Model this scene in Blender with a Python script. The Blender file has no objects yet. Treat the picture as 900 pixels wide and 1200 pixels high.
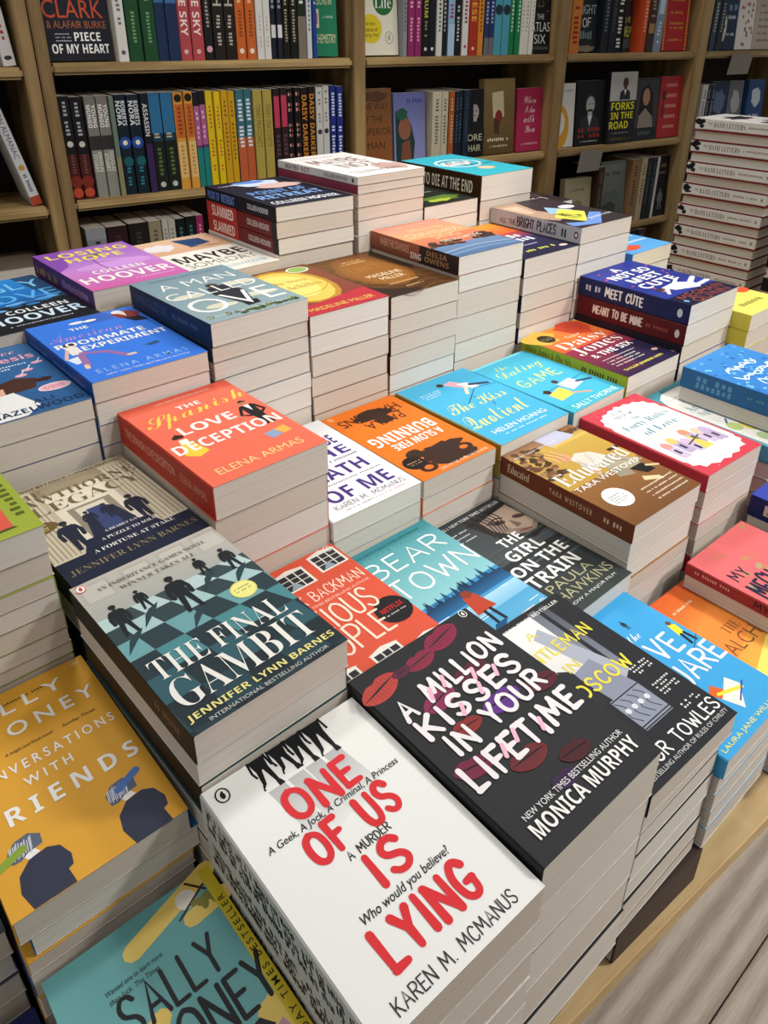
import bpy, bmesh, math, random
from mathutils import Matrix, Vector
RNG = random.Random(7)
SC = bpy.context.scene
COL = SC.collection
R = math.radians

# ------------------------------------------------------------------ camera
cam_d = bpy.data.cameras.new('camera'); cam = bpy.data.objects.new('camera', cam_d); COL.objects.link(cam)
PIT, ROL, YAW = R(26.715), R(0.4507), R(41.4005)
def cam_axes():
    fw = Vector((0, math.cos(PIT), -math.sin(PIT))); up = Vector((0, math.sin(PIT), math.cos(PIT))); rt = Vector((1, 0, 0))
    r2 = rt*math.cos(ROL)+up*math.sin(ROL); u2 = -rt*math.sin(ROL)+up*math.cos(ROL)
    M = Matrix.Rotation(-YAW, 3, 'Z')
    return M@r2, M@u2, M@fw
rt, up, fw = cam_axes()
m3 = Matrix((rt, up, -fw)).transposed()
cam.matrix_world = Matrix.Translation((0, 0, .87)) @ m3.to_4x4()
cam_d.sensor_fit = 'AUTO'; cam_d.sensor_width = 36; cam_d.lens = 896.717*36/1200
cam_d.shift_x = (450-456.067)/1200; cam_d.shift_y = (479.357-600)/1200
cam_d.clip_start = 0.02
SC.camera = cam

# ------------------------------------------------------------------ light
SC.view_settings.view_transform = 'Standard'; SC.view_settings.look = 'None'
SC.view_settings.gamma = 1; SC.view_settings.use_curve_mapping = False
SC.view_settings.exposure = -0.46
world = bpy.data.worlds.new('shop_air'); SC.world = world; world.use_nodes = True
world.node_tree.nodes['Background'].inputs[0].default_value = (1.0, 0.985, 0.965, 1)
world.node_tree.nodes['Background'].inputs[1].default_value = 0.42
def lamp(name, loc, target, size, power, col=(1, .985, .955), spread=180):
    d = bpy.data.lights.new(name, 'AREA'); d.shape = 'DISK'; d.size = size; d.energy = power; d.color = col; d.spread = R(spread)
    o = bpy.data.objects.new(name, d); COL.objects.link(o); o.location = loc
    o.rotation_euler = (Vector(target)-Vector(loc)).to_track_quat('-Z', 'Y').to_euler()
    return o
lamp('overhead_light', (1.7, 1.15, 2.42), (.6, .5, .3), .3, 15.5)
lamp('overhead_light', (.35, 1.35, 2.42), (.4, .4, .3), .3, 14)
lamp('overhead_light', (.9, -.7, 2.32), (.85, .95, .5), .3, 4.5, spread=50)  # added beam, kept narrow so the rear rows get more light than the near ones
lamp('overhead_light', (-1.1, -.4, 2.42), (.2, .5, .3), .8, 7.5)
lamp('overhead_light', (1.2, .2, 2.42), (1.4, 1.7, .6), .4, 1.0, spread=70)  # added weak beam that brightens the bookcase
lamp('overhead_light', (2.2, -1.3, 2.42), (1.0, -.1, 0), .4, 14, spread=60)  # added fill beam that brightens the floor beside the platform

# ------------------------------------------------------------------ materials
def lin1(c): return c/12.92 if c <= .04045 else ((c+.055)/1.055)**2.4
HEXC = {}
def lin(h):
    if h not in HEXC:
        s = h.lstrip('#'); HEXC[h] = tuple(lin1(int(s[i:i+2], 16)/255) for i in (0, 2, 4))+(1.0,)
    return HEXC[h]
def newmat(name):
    m = bpy.data.materials.new(name); m.use_nodes = True
    return m, m.node_tree.nodes, m.node_tree.links, m.node_tree.nodes['Principled BSDF']
def mat_print():
    m, n, l, p = newmat('printed_paper')
    a = n.new('ShaderNodeAttribute'); a.attribute_name = 'Col'
    l.new(a.outputs['Color'], p.inputs['Base Color']); p.inputs['Roughness'].default_value = .5
    p.inputs['Specular IOR Level'].default_value = .2
    return m
def mat_pages():
    m, n, l, p = newmat('page_edges')
    tc = n.new('ShaderNodeTexCoord'); mp = n.new('ShaderNodeMapping'); mp.inputs['Scale'].default_value = (5, 5, 1500)
    nz = n.new('ShaderNodeTexNoise'); nz.inputs['Scale'].default_value = 1.0; nz.inputs['Detail'].default_value = 3
    l.new(tc.outputs['Object'], mp.inputs[0]); l.new(mp.outputs[0], nz.inputs['Vector'])
    oi = n.new('ShaderNodeObjectInfo')
    base = n.new('ShaderNodeMixRGB'); base.inputs[1].default_value = lin('#c9bdaf'); base.inputs[2].default_value = lin('#d8d3ca')
    l.new(oi.outputs['Random'], base.inputs[0])
    rp = n.new('ShaderNodeValToRGB'); rp.color_ramp.elements[0].position = .3; rp.color_ramp.elements[0].color = (.8, .79, .77, 1)
    rp.color_ramp.elements[1].position = .62; rp.color_ramp.elements[1].color = (1, 1, 1, 1)
    l.new(nz.outputs[0], rp.inputs[0])
    mx = n.new('ShaderNodeMixRGB'); mx.blend_type = 'MULTIPLY'; mx.inputs[0].default_value = .7
    l.new(base.outputs[0], mx.inputs[1]); l.new(rp.outputs[0], mx.inputs[2]); l.new(mx.outputs[0], p.inputs['Base Color'])
    bp = n.new('ShaderNodeBump'); bp.inputs['Strength'].default_value = .25; bp.inputs['Distance'].default_value = .0004
    l.new(nz.outputs[0], bp.inputs['Height']); l.new(bp.outputs[0], p.inputs['Normal'])
    p.inputs['Roughness'].default_value = .85; p.inputs['Specular IOR Level'].default_value = .15
    return m
def mat_wood(name, c0, c1, scale, rough=.5, ring=6.0, dist=6.0):
    m, n, l, p = newmat(name)
    tc = n.new('ShaderNodeTexCoord'); mp = n.new('ShaderNodeMapping'); mp.inputs['Scale'].default_value = scale
    l.new(tc.outputs['Object'], mp.inputs[0])
    oi = n.new('ShaderNodeObjectInfo'); ad = n.new('ShaderNodeVectorMath'); ad.operation = 'MULTIPLY_ADD'
    ad.inputs[1].default_value = (9, 7, 5); cb = n.new('ShaderNodeCombineXYZ')
    for i in range(3): l.new(oi.outputs['Random'], cb.inputs[i])
    l.new(cb.outputs[0], ad.inputs[0]); l.new(mp.outputs[0], ad.inputs[2])
    w = n.new('ShaderNodeTexWave'); w.wave_type = 'BANDS'; w.bands_direction = 'Y'; w.inputs['Scale'].default_value = ring
    w.inputs['Distortion'].default_value = dist; w.inputs['Detail'].default_value = 4; w.inputs['Detail Scale'].default_value = 1.5
    nz = n.new('ShaderNodeTexNoise'); nz.inputs['Scale'].default_value = 14; nz.inputs['Detail'].default_value = 6
    l.new(ad.outputs[0], w.inputs['Vector']); l.new(ad.outputs[0], nz.inputs['Vector'])
    mx = n.new('ShaderNodeMixRGB'); mx.inputs[0].default_value = .6
    l.new(w.outputs[0], mx.inputs[1]); l.new(nz.outputs[0], mx.inputs[2])
    rp = n.new('ShaderNodeValToRGB'); rp.color_ramp.elements[0].color = lin(c0); rp.color_ramp.elements[1].color = lin(c1)
    rp.color_ramp.elements[0].position = .25; rp.color_ramp.elements[1].position = .75
    l.new(mx.outputs[0], rp.inputs[0]); l.new(rp.outputs[0], p.inputs['Base Color'])
    bp = n.new('ShaderNodeBump'); bp.inputs['Strength'].default_value = .15; bp.inputs['Distance'].default_value = .001
    l.new(mx.outputs[0], bp.inputs['Height']); l.new(bp.outputs[0], p.inputs['Normal'])
    p.inputs['Roughness'].default_value = rough; p.inputs['Specular IOR Level'].default_value = .3
    return m
def mat_plain(name, c, rough=.6):
    m, n, l, p = newmat(name)
    nz = n.new('ShaderNodeTexNoise'); nz.inputs['Scale'].default_value = 30
    mx = n.new('ShaderNodeMixRGB'); mx.blend_type = 'MULTIPLY'; mx.inputs[0].default_value = .12; mx.inputs[1].default_value = lin(c)
    l.new(nz.outputs[0], mx.inputs[2]); l.new(mx.outputs[0], p.inputs['Base Color']); p.inputs['Roughness'].default_value = rough
    return m
M_PRINT, M_PAGES = mat_print(), mat_pages()
M_OAK_V = mat_wood('oak_upright', '#7d6440', '#a98c5d', (6, 6, .7), .5, .8, 9)
M_OAK_H = mat_wood('oak_shelf', '#8a7048', '#b59a69', (.7, 6, 6), .45, .8, 9)
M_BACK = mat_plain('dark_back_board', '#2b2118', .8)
M_TABLE = mat_wood('pale_table_wood', '#b79a6c', '#d6bd8f', (.8, 6, 6), .5, .8, 9)
M_RISER = mat_plain('dark_riser_board', '#3a3028', .8)
M_FLOOR = mat_wood('grey_oak_plank', '#8a7c6d', '#b3a799', (3, 70, 70), .55, .16, 5)
M_WALL = mat_plain('shop_wall_paint', '#b9b2a6', .8)

# ------------------------------------------------------------------ mesh helpers
class MB:
    def __init__(s): s.v = []; s.f = []; s.c = []
    def poly(s, pts, col):
        i = len(s.v); s.v += pts; s.f.append(tuple(range(i, i+len(pts)))); s.c.append(col if isinstance(col, list) else [col]*len(pts))
    def add(s, verts, faces, col):
        i = len(s.v); s.v += verts
        for f in faces: s.f.append(tuple(i+k for k in f)); s.c.append([col]*len(f))
    def mesh(s, name, mat):
        me = bpy.data.meshes.new(name); me.from_pydata(s.v, [], s.f)
        at = me.color_attributes.new('Col', 'FLOAT_COLOR', 'CORNER')
        flat = []
        for cc in s.c:
            for c in cc: flat.extend(c)
        at.data.foreach_set('color', flat)
        me.materials.append(mat); me.update()
        return me
def link(name, me, parent=None, loc=(0, 0, 0), rot=(0, 0, 0)):
    o = bpy.data.objects.new(name, me); COL.objects.link(o); o.location = loc; o.rotation_euler = rot
    if parent is not None: o.parent = parent
    return o
def box_mesh(name, mat, x0, x1, y0, y1, z0, z1, bev=0.0):
    bm = bmesh.new(); bmesh.ops.create_cube(bm, size=1)
    for v in bm.verts:
        v.co = Vector((x0 if v.co.x < 0 else x1, y0 if v.co.y < 0 else y1, z0 if v.co.z < 0 else z1))
    if bev: bmesh.ops.bevel(bm, geom=bm.edges[:], offset=bev, segments=2, affect='EDGES')
    me = bpy.data.meshes.new(name); bm.to_mesh(me); bm.free(); me.materials.append(mat)
    return me
def prism_mesh(name, mat, pts, z0, z1, bev=0.0):
    bm = bmesh.new(); n = len(pts)
    lo = [bm.verts.new((x, y, z0)) for x, y in pts]; hi = [bm.verts.new((x, y, z1)) for x, y in pts]
    bm.faces.new(lo[::-1]); bm.faces.new(hi)
    for i in range(n): bm.faces.new((lo[i], lo[(i+1) % n], hi[(i+1) % n], hi[i]))
    if bev: bmesh.ops.bevel(bm, geom=bm.edges[:], offset=bev, segments=2, affect='EDGES')
    me = bpy.data.meshes.new(name); bm.to_mesh(me); bm.free(); me.materials.append(mat)
    return me
def tag(o, label, cat, group=None, kind=None):
    if label: o['label'] = label
    if cat: o['category'] = cat
    if group: o['group'] = group
    if kind: o['kind'] = kind
    return o

# ------------------------------------------------------------------ lettering
def mapchars(s, style):
    o = ''
    for ch in s:
        if style == 'serif':
            if 'A' <= ch <= 'Z': ch = chr(0x1D400+ord(ch)-65)
            elif 'a' <= ch <= 'z': ch = chr(0x1D41A+ord(ch)-97)
        elif style == 'italic':
            if 'A' <= ch <= 'Z': ch = chr(0x1D468+ord(ch)-65)
            elif 'a' <= ch <= 'z': ch = chr(0x1D482+ord(ch)-97)
        elif style in ('bold', 'fat', 'wide'):
            if 'A' <= ch <= 'Z': ch = chr(0x1D5D4+ord(ch)-65)
            elif 'a' <= ch <= 'z': ch = chr(0x1D5EE+ord(ch)-97)
        elif style == 'script':
            if 'A' <= ch <= 'Z': ch = chr(0x1D4D0+ord(ch)-65)
            elif 'a' <= ch <= 'z': ch = chr(0x1D4EA+ord(ch)-97)
        o += ch
    return o
OFFS = {'sans': 0.0, 'bold': 0, 'thin': -.008, 'serif': -.011, 'italic': 0, 'script': -.008, 'slant': .004, 'space': .012, 'fat': .008, 'wide': 0}
TXT = {}
def font_text(s, style):
    key = (s, style)
    if key in TXT: return TXT[key]
    cu = bpy.data.curves.new('lettering', 'FONT'); cu.body = mapchars(s, style); cu.resolution_u = 3
    cu.offset = OFFS.get(style, 0); cu.shear = .25 if style == 'slant' else 0
    if style in ('space', 'wide'): cu.space_character = 1.5
    ob = bpy.data.objects.new('lettering', cu)
    me = ob.to_mesh()
    vs = [(v.co.x, v.co.y) for v in me.vertices]; fs = [tuple(p.vertices) for p in me.polygons]
    ob.to_mesh_clear(); bpy.data.objects.remove(ob); bpy.data.curves.remove(cu)
    if not vs: vs = [(0, 0), (1, 0), (1, 1)]
    x0 = min(v[0] for v in vs); x1 = max(v[0] for v in vs); y0 = min(v[1] for v in vs); y1 = max(v[1] for v in vs)
    vs = [((x-x0)/max(x1-x0, 1e-6), (y-y0)/max(y1-y0, 1e-6)) for x, y in vs]
    TXT[key] = (vs, fs)
    return TXT[key]
# hand-drawn capitals: polylines in a unit box, '~' marks a smooth one
HAND = {
 'A': '0,0 .5,1 1,0|.2,.36 .8,.36', 'B': '0,0 0,1|~0,1 .6,1 .85,.78 .6,.56 0,.53|~0,.53 .7,.5 1,.27 .7,.02 0,0',
 'C': '~1,.82 .75,1 .4,1 .08,.75 0,.45 .1,.15 .45,0 .8,.02 1,.18', 'D': '0,0 0,1|~0,1 .5,.98 .95,.7 .95,.3 .5,.02 0,0',
 'E': '1,1 0,1|0,1 0,0|0,0 1,0|0,.52 .8,.52', 'F': '1,1 0,1|0,1 0,0|0,.52 .8,.54',
 'G': '~1,.85 .75,1 .4,1 .08,.75 0,.45 .1,.15 .45,0 .85,.08 1,.42|1,.42 .55,.42', 'H': '0,0 0,1|1,0 1,1|0,.5 1,.5', 'I': '.5,0 .5,1',
 'J': '~.9,1 .9,.3 .7,.02 .35,0 .05,.22', 'K': '0,0 0,1|1,1 0,.42|.3,.6 1,0', 'L': '0,1 0,0|0,0 1,0', 'M': '0,0 .12,1|.12,1 .5,.3|.5,.3 .88,1|.88,1 1,0',
 'N': '0,0 0,1|0,1 1,0|1,0 1,1', 'O': '~.5,1 .12,.85 0,.5 .12,.15 .5,0 .88,.15 1,.5 .88,.85 .5,1', 'P': '0,0 0,1|~0,1 .7,1 1,.76 .7,.5 0,.46',
 'Q': '~.5,1 .12,.85 0,.5 .12,.15 .5,0 .88,.15 1,.5 .88,.85 .5,1|.6,.3 1,-.05', 'R': '0,0 0,1|~0,1 .7,1 1,.77 .7,.52 0,.48|.45,.48 1,0',
 'S': '~.95,.85 .7,1 .3,1 .05,.8 .2,.58 .75,.42 .95,.2 .7,0 .3,0 0,.15', 'T': '0,1 1,1|.5,1 .5,0', 'U': '~0,1 0,.35 .2,.04 .5,0 .8,.04 1,.35 1,1',
 'V': '0,1 .5,0|.5,0 1,1', 'W': '0,1 .25,0|.25,0 .5,.7|.5,.7 .75,0|.75,0 1,1', 'X': '0,0 1,1|0,1 1,0', 'Y': '0,1 .5,.48|1,1 .5,.48|.5,.48 .5,0', 'Z': '0,1 1,1|1,1 0,0|0,0 1,0',
 '.': '.4,.02 .6,.02', ',': '.6,.08 .4,-.15', "'": '.5,1 .5,.8', '-': '.1,.45 .9,.45', '&': '~1,0 .3,.7 .5,1 .7,.75 .1,.3 .4,0 1,.4', '!': '.5,1 .5,.3|.5,.05 .5,.02'}
HW = {'I': .12, 'M': .85, 'W': .9, ' ': .35, '.': .12, ',': .12, "'": .1, '!': .12, 'E': .48, 'F': .48, 'L': .46, 'J': .48, 'O': .68, 'Q': .7, 'A': .66, 'N': .62, '&': .6}
def smooth(p, k=4):
    o = []
    for i in range(len(p)-1):
        a, b, c, d = p[max(i-1, 0)], p[i], p[i+1], p[min(i+2, len(p)-1)]
        for j in range(k):
            t = j/k
            o.append(tuple(.5*((2*b[q])+(-a[q]+c[q])*t+(2*a[q]-5*b[q]+4*c[q]-d[q])*t*t+(-a[q]+3*b[q]-3*c[q]+d[q])*t**3) for q in (0, 1)))
    o.append(p[-1]); return o
def stroke(pts, wd, taper=0.0):
    """Thick polyline with rounded ends in the plane: verts, faces."""
    vs, fs = [], []; n = len(pts)
    shut = n > 3 and math.hypot(pts[0][0]-pts[-1][0], pts[0][1]-pts[-1][1]) < 1e-6
    ws = [wd*.5*(1-taper*i/max(n-1, 1)) for i in range(n)]
    L = []; Rr = []
    for i, (x, y) in enumerate(pts):
        a = pts[max(i-1, 0)]; b = pts[min(i+1, n-1)]
        if shut and i in (0, n-1): a, b = pts[n-2], pts[1]
        dx, dy = b[0]-a[0], b[1]-a[1]; d = math.hypot(dx, dy) or 1
        nx, ny = -dy/d*ws[i], dx/d*ws[i]
        L.append((x+nx, y+ny)); Rr.append((x-nx, y-ny))
    for i in range(n-1):
        k = len(vs); vs += [Rr[i], Rr[i+1], L[i+1], L[i]]; fs.append((k, k+1, k+2, k+3))
    closed = math.hypot(pts[0][0]-pts[-1][0], pts[0][1]-pts[-1][1]) < 1e-6
    for (i, j) in () if closed else ((0, 1), (n-1, n-2)):
        cx, cy = pts[i]; ang = math.atan2(cy-pts[j][1], cx-pts[j][0]); k = len(vs)
        for q in range(5):
            t = ang-math.pi/2+math.pi*q/4; vs.append((cx+ws[i]*math.cos(t), cy+ws[i]*math.sin(t)))
        fs.append(tuple(range(k, k+5)))
    return vs, fs
def hand_text(s, weight, aspect, seed, taper=.0, jit=.05):
    rg = random.Random(seed); vs, fs, lf = [], [], []; x = 0; np_ = 0
    ws = [HW.get(ch, .58) for ch in s]; gap = .16+weight*.75
    tot = sum(ws)+gap*(len(s)-1); kx = aspect/tot      # unit height 1, total width = aspect
    for ch, w in zip(s, ws):
        g = HAND.get(ch)
        if g:
            dy = rg.uniform(-jit, jit); sc = 1+rg.uniform(-jit, jit)*.8; sh = rg.uniform(-jit, jit)*1.2
            for part in g.split('|'):
                sm = part.startswith('~'); p = [tuple(float(q) for q in t.split(',')) for t in part.lstrip('~').split()]
                if sm: p = smooth(p)
                p = [((x+(a+sh*(b-.5))*w)*kx, b*sc+dy) for a, b in p]
                v, f = stroke(p, weight, taper); k = len(vs); vs += v; fs += [tuple(k+i for i in q) for q in f]; lf += [(np_ % 5)*.7]*len(v); np_ += 1
        x += w+gap
    return [(a/aspect, b) for a, b in vs], fs, lf

LAYER = 0.000009
class Print:
    """Flat print on one face of a book: art and lettering in (u across, v down), both 0..1."""
    def __init__(s, W, H): s.W, s.H = W, H; s.k = 1; s.nt = 0; s.art = MB(); s.txt = {}; s.labels = {}
    def P(s, u, v): return (u*s.W, -v*s.H, s.k*LAYER)
    def poly(s, pts, c):
        if isinstance(c, str): cc = lin(c)
        else: cc = [lin(q) for q in c]
        p = [s.P(*q) for q in pts]
        ar = sum(p[i][0]*p[(i+1) % len(p)][1]-p[(i+1) % len(p)][0]*p[i][1] for i in range(len(p)))
        if ar < 0:
            p = p[::-1]
            if isinstance(cc, list): cc = cc[::-1]
        s.art.poly(p, cc); s.k += 1
    def rect(s, u0, v0, u1, v1, c, c2=None):
        if c2: s.poly([(u0, v0), (u1, v0), (u1, v1), (u0, v1)], [c, c, c2, c2])
        else: s.poly([(u0, v0), (u1, v0), (u1, v1), (u0, v1)], c)
    def ell(s, u, v, ru, rv, c, n=18, rot=0):
        pts = []
        for i in range(n):
            a = 2*math.pi*i/n; x = ru*s.W*math.cos(a); y = rv*s.H*math.sin(a)
            pts.append((u+(x*math.cos(rot)-y*math.sin(rot))/s.W, v+(x*math.sin(rot)+y*math.cos(rot))/s.H))
        s.poly(pts, c)
    def cir(s, u, v, r, c, n=18): s.ell(u, v, r, r*s.W/s.H, c, n)
    def blob(s, u, v, ru, rv, c, seed=0, n=14, j=.25):
        rg = random.Random(seed)
        s.poly([(u+ru*(1+rg.uniform(-j, j))*math.cos(2*math.pi*i/n), v+rv*(1+rg.uniform(-j, j))*math.sin(2*math.pi*i/n)) for i in range(n)], c)
    def line(s, pts, wd, c, taper=0, sm=False):
        if sm: pts = smooth(pts)
        p = [(u*s.W, -v*s.H) for u, v in pts]; vs, fs = stroke(p, wd*s.W, taper)
        s.art.add([(x, y, s.k*LAYER) for x, y in vs], fs, lin(c)); s.k += 1
    def stripes(s, u0, v0, u1, v1, n, c, fill=.5, vert=False):
        for i in range(n):
            if vert:
                a = u0+(u1-u0)*i/n; s.rect(a, v0, a+(u1-u0)/n*fill, v1, c); 
            else:
                a = v0+(v1-v0)*i/n; s.rect(u0, a, u1, a+(v1-v0)/n*fill, c)
            s.k -= .88
        s.k += 1
    def text(s, t, u0, v0, u1, v1, c, style='sans', role='title', slope=0, weight=.2, seed=1, taper=0, jit=.05, turn=0):
        W, H = (u1-u0)*s.W, (v1-v0)*s.H
        lf = None
        if style == 'hand': vs, fs, lf = hand_text(t, weight, max(W/H if turn == 0 else H/W, .1), seed, taper, jit)
        else: vs, fs = font_text(t, style)
        mb = s.txt.setdefault(role, MB()); out = []
        for n_, (x, y) in enumerate(vs):
            if turn == 0: px, py = u0+x*(u1-u0), v1-y*(v1-v0)+slope*x*(u1-u0)
            elif turn == 90: px, py = u1-(1-y)*(u1-u0) if False else u0+(1-y)*(u1-u0), v1-x*(v1-v0)      # reads upwards
            else: px, py = u0+y*(u1-u0), v0+x*(v1-v0)                                                   # reads downwards
            out.append((px*s.W, -py*s.H, (6+(lf[n_] if lf else 0)+s.nt*.3)*LAYER))
        mb.add(out, fs, lin(c)); s.nt += 1
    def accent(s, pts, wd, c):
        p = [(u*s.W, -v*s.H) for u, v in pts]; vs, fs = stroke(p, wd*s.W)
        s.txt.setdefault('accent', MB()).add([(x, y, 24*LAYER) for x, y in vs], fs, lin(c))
    def marks(s, u0, v0, u1, v1, c, n=10, seed=0, fill=.6):
        """Print too small to read in the photograph: a run of short strokes."""
        rg = random.Random(seed); w = (u1-u0)/n
        for i in range(n):
            if rg.random() < .13: continue
            a = u0+i*w; s.rect(a, v0+rg.uniform(0, .25)*(v1-v0), a+w*fill, v1-rg.uniform(0, .2)*(v1-v0), c); s.k -= .88
        s.k += 1
    def person(s, u, v, h, c, head=None, spread=.30, w=.25):
        """Small standing figure, feet at v, height h (in v units)."""
        q = h*s.H/s.W
        s.poly([(u-q*w*.42, v-h*.83), (u+q*w*.42, v-h*.83), (u+q*w*.52, v-h*.76), (u+q*w*.40, v-h*.45), (u-q*w*.40, v-h*.45), (u-q*w*.52, v-h*.76)], c)
        for d in (-1, 1):
            s.poly([(u-d*q*.01, v-h*.47), (u+d*q*w*.40, v-h*.47), (u+d*q*(spread*.5), v), (u+d*q*(spread*.5-.07), v)], c)
            s.line([(u+d*q*w*.46, v-h*.77), (u+d*q*w*.66, v-h*.60), (u+d*q*w*.62, v-h*.42)], q*.075, c)
        s.rect(u-q*.03, v-h*.87, u+q*.03, v-h*.82, head or c); s.ell(u, v-h*.925, q*.07, h*.075, head or c, 12); s.ell(u, v-h*.945, q*.072, h*.06, c, 12)

# ------------------------------------------------------------------ books
MESHES = {}
EDGE = lin('#8b847b')  # cover edges greyed to paint in the dark gaps between stacked books
def cover_mesh(w, h, t, front, spine, back, board=.0005, lip=0.0):
    key = ('cover', w, h, t, front, spine, back, board, lip)
    if key in MESHES: return MESHES[key]
    mb = MB(); x0, x1, y0, y1 = -w/2, w/2, -h/2, h/2; b = board; r = min(.0012, t*.12)
    outer = [(x1, 0), (x0+r, 0), (x0, r), (x0, t-r), (x0+r, t), (x1, t)]
    inner = [(x1, b), (x0+r, b), (x0+b, r), (x0+b, t-r), (x0+r, t-b), (x1, t-b)]
    cols = [back, spine, spine, spine, front]
    for i in range(5):
        (a, z), (c, d) = outer[i], outer[i+1]; col = lin(cols[i])
        mb.poly([(a, y0, z), (a, y1, z), (c, y1, d), (c, y0, d)], col)
        (e, g), (f, k) = inner[i], inner[i+1]
        mb.poly([(e, y0, g), (f, y0, k), (f, y1, k), (e, y1, g)], lin('#d9d5cd'))
        ec = col if board > .001 or i in (1, 2, 3) else EDGE
        mb.poly([(a, y0, z), (c, y0, d), (f, y0, k), (e, y0, g)], ec)
        mb.poly([(a, y1, z), (e, y1, g), (f, y1, k), (c, y1, d)], ec)
    for (o_, i_), col in (((outer[0], inner[0]), back), ((inner[5], outer[5]), front)):
        mb.poly([(o_[0], y0, o_[1]), (i_[0], y0, i_[1]), (i_[0], y1, i_[1]), (o_[0], y1, o_[1])], lin(col))
    MESHES[key] = mb.mesh('cover', M_PRINT); return MESHES[key]
def pages_mesh(w, h, t, board=.0005, lip=0.0):
    key = ('pages', w, h, t, board, lip)
    if key not in MESHES:
        i = .0004+lip
        MESHES[key] = box_mesh('page_block', M_PAGES, -w/2+board+.0003, w/2-i-.0004, -h/2+i, h/2-i, board, t-board)
    return MESHES[key]
def put_print(pr, M, root, front=True):
    made = []
    if pr.art.v: made.append(('cover_print' if front else 'spine_print', pr.art))
    for role, mb in pr.txt.items():
        mb.v = [(x, y, z+pr.k*LAYER) for x, y, z in mb.v]; made.append((role+'_lettering', mb))
    for nm, mb in made:
        mb.v = [tuple(M @ Vector(v)) for v in mb.v]
        link(nm, mb.mesh(nm, M_PRINT), root)
def book(name, label, loc, rotm, w, h, t, front='#ffffff', spine=None, back=None, art=None, sart=None, group=None, board=.0005, lip=0.0, cat='book'):
    w, h, t = round(w, 4), round(h, 4), round(t, 4)
    spine = spine or front; back = back or spine
    root = bpy.data.objects.new(name, None); COL.objects.link(root); root.empty_display_size = .02
    root.matrix_world = Matrix.Translation(loc) @ rotm.to_4x4()
    tag(root, label, cat, group)
    cov = link('cover', cover_mesh(w, h, t, front, spine, back, board, lip), root)
    link('page_block', pages_mesh(w, h, t, board, lip), root)
    if art:
        pr = Print(w, h); art(pr)
        put_print(pr, Matrix.Translation((-w/2, h/2, t)), cov)
    if sart:
        pr = Print(h, t); sart(pr)       # u runs along the spine from the top of the book, v from front cover to back
        M = Matrix(((0, 0, -1, -w/2), (-1, 0, 0, h/2), (0, 1, 0, t), (0, 0, 0, 1)))
        pr2 = {('spine' if k in ('title', 'spine') else 'spine_'+k): v for k, v in pr.txt.items()}; pr.txt = pr2
        put_print(pr, M, cov, False)
    return root
def rotz(deg): return Matrix.Rotation(R(deg), 3, 'Z')

# ------------------------------------------------------------------ the room
floor = link('floor', box_mesh('floor', M_RISER, -1.6, 3.6, -1.6, 2.6, -.03, -.004)); tag(floor, 'floor of grey oak planks', None, None, 'structure')
PLANK = {}
for j in range(16):
    y = -.9+j*.165; x = -1.2-RNG.uniform(0, 1.0)
    while x < 2.9:
        Lp = RNG.choice((.9, 1.2, 1.4))
        if Lp not in PLANK: PLANK[Lp] = box_mesh('plank', M_FLOOR, 0, Lp-.0015, 0, .1635, -.004, 0, .0008)
        link('plank', PLANK[Lp], floor, (x, y, 0)); x += Lp
wall = link('wall_back', box_mesh('wall_back', M_WALL, -1.6, 3.6, 0, .06, 0, 2.7)); wall.matrix_world = Matrix.Translation((.28, 2.14, 0)) @ Matrix.Rotation(R(-7.2144), 4, 'Z')
tag(wall, 'plain wall behind the bookcases', None, None, 'structure')

# ------------------------------------------------------------------ display table
TZ = .155
table = bpy.data.objects.new('display_platform', None); COL.objects.link(table); table.location = (.9, .7, 0)
tag(table, 'low pale wooden display platform carrying all the stacked books', 'platform')
def tpart(nm, me): return link(nm, me, table, (-.9, -.7, 0))
tpart('table_top', prism_mesh('table_top', M_TABLE, [(-.5, .208), (2.15, .0125), (2.15, 1.16), (-.5, 1.16)], TZ-.024, TZ, .002))
tpart('plinth', prism_mesh('plinth', M_RISER, [(-.42, .26), (2.05, .075), (2.05, 1.1), (-.42, 1.1)], .0005, TZ-.024))
RZ = {2: .23, 3: .28, 4: .39, 5: .48}
for y0, y1, x1, z, lab in ((.345, .519, 1.12, RZ[2], 'low dark riser board under the second row of stacks'), (.523, .706, 1.33, RZ[3], 'dark riser board under the middle row of stacks'), (.712, .9, 1.33, RZ[4], 'high dark riser board under the fourth row of stacks'), (.91, 1.1, 1.3, RZ[5], 'tallest dark riser board under the rear row of stacks')):
    o = link('display_riser', box_mesh('display_riser', M_RISER, -.22-x1/2+.11, x1/2+.11, y0-(y0+y1)/2, y1-(y0+y1)/2, 0, z-TZ-.001), None, ((x1)/2-.11, (y0+y1)/2, TZ+.0006)); tag(o, lab, 'display riser', 'risers under the stacks')
TOPZ = {k: v for k, v in RZ.items()}

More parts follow.
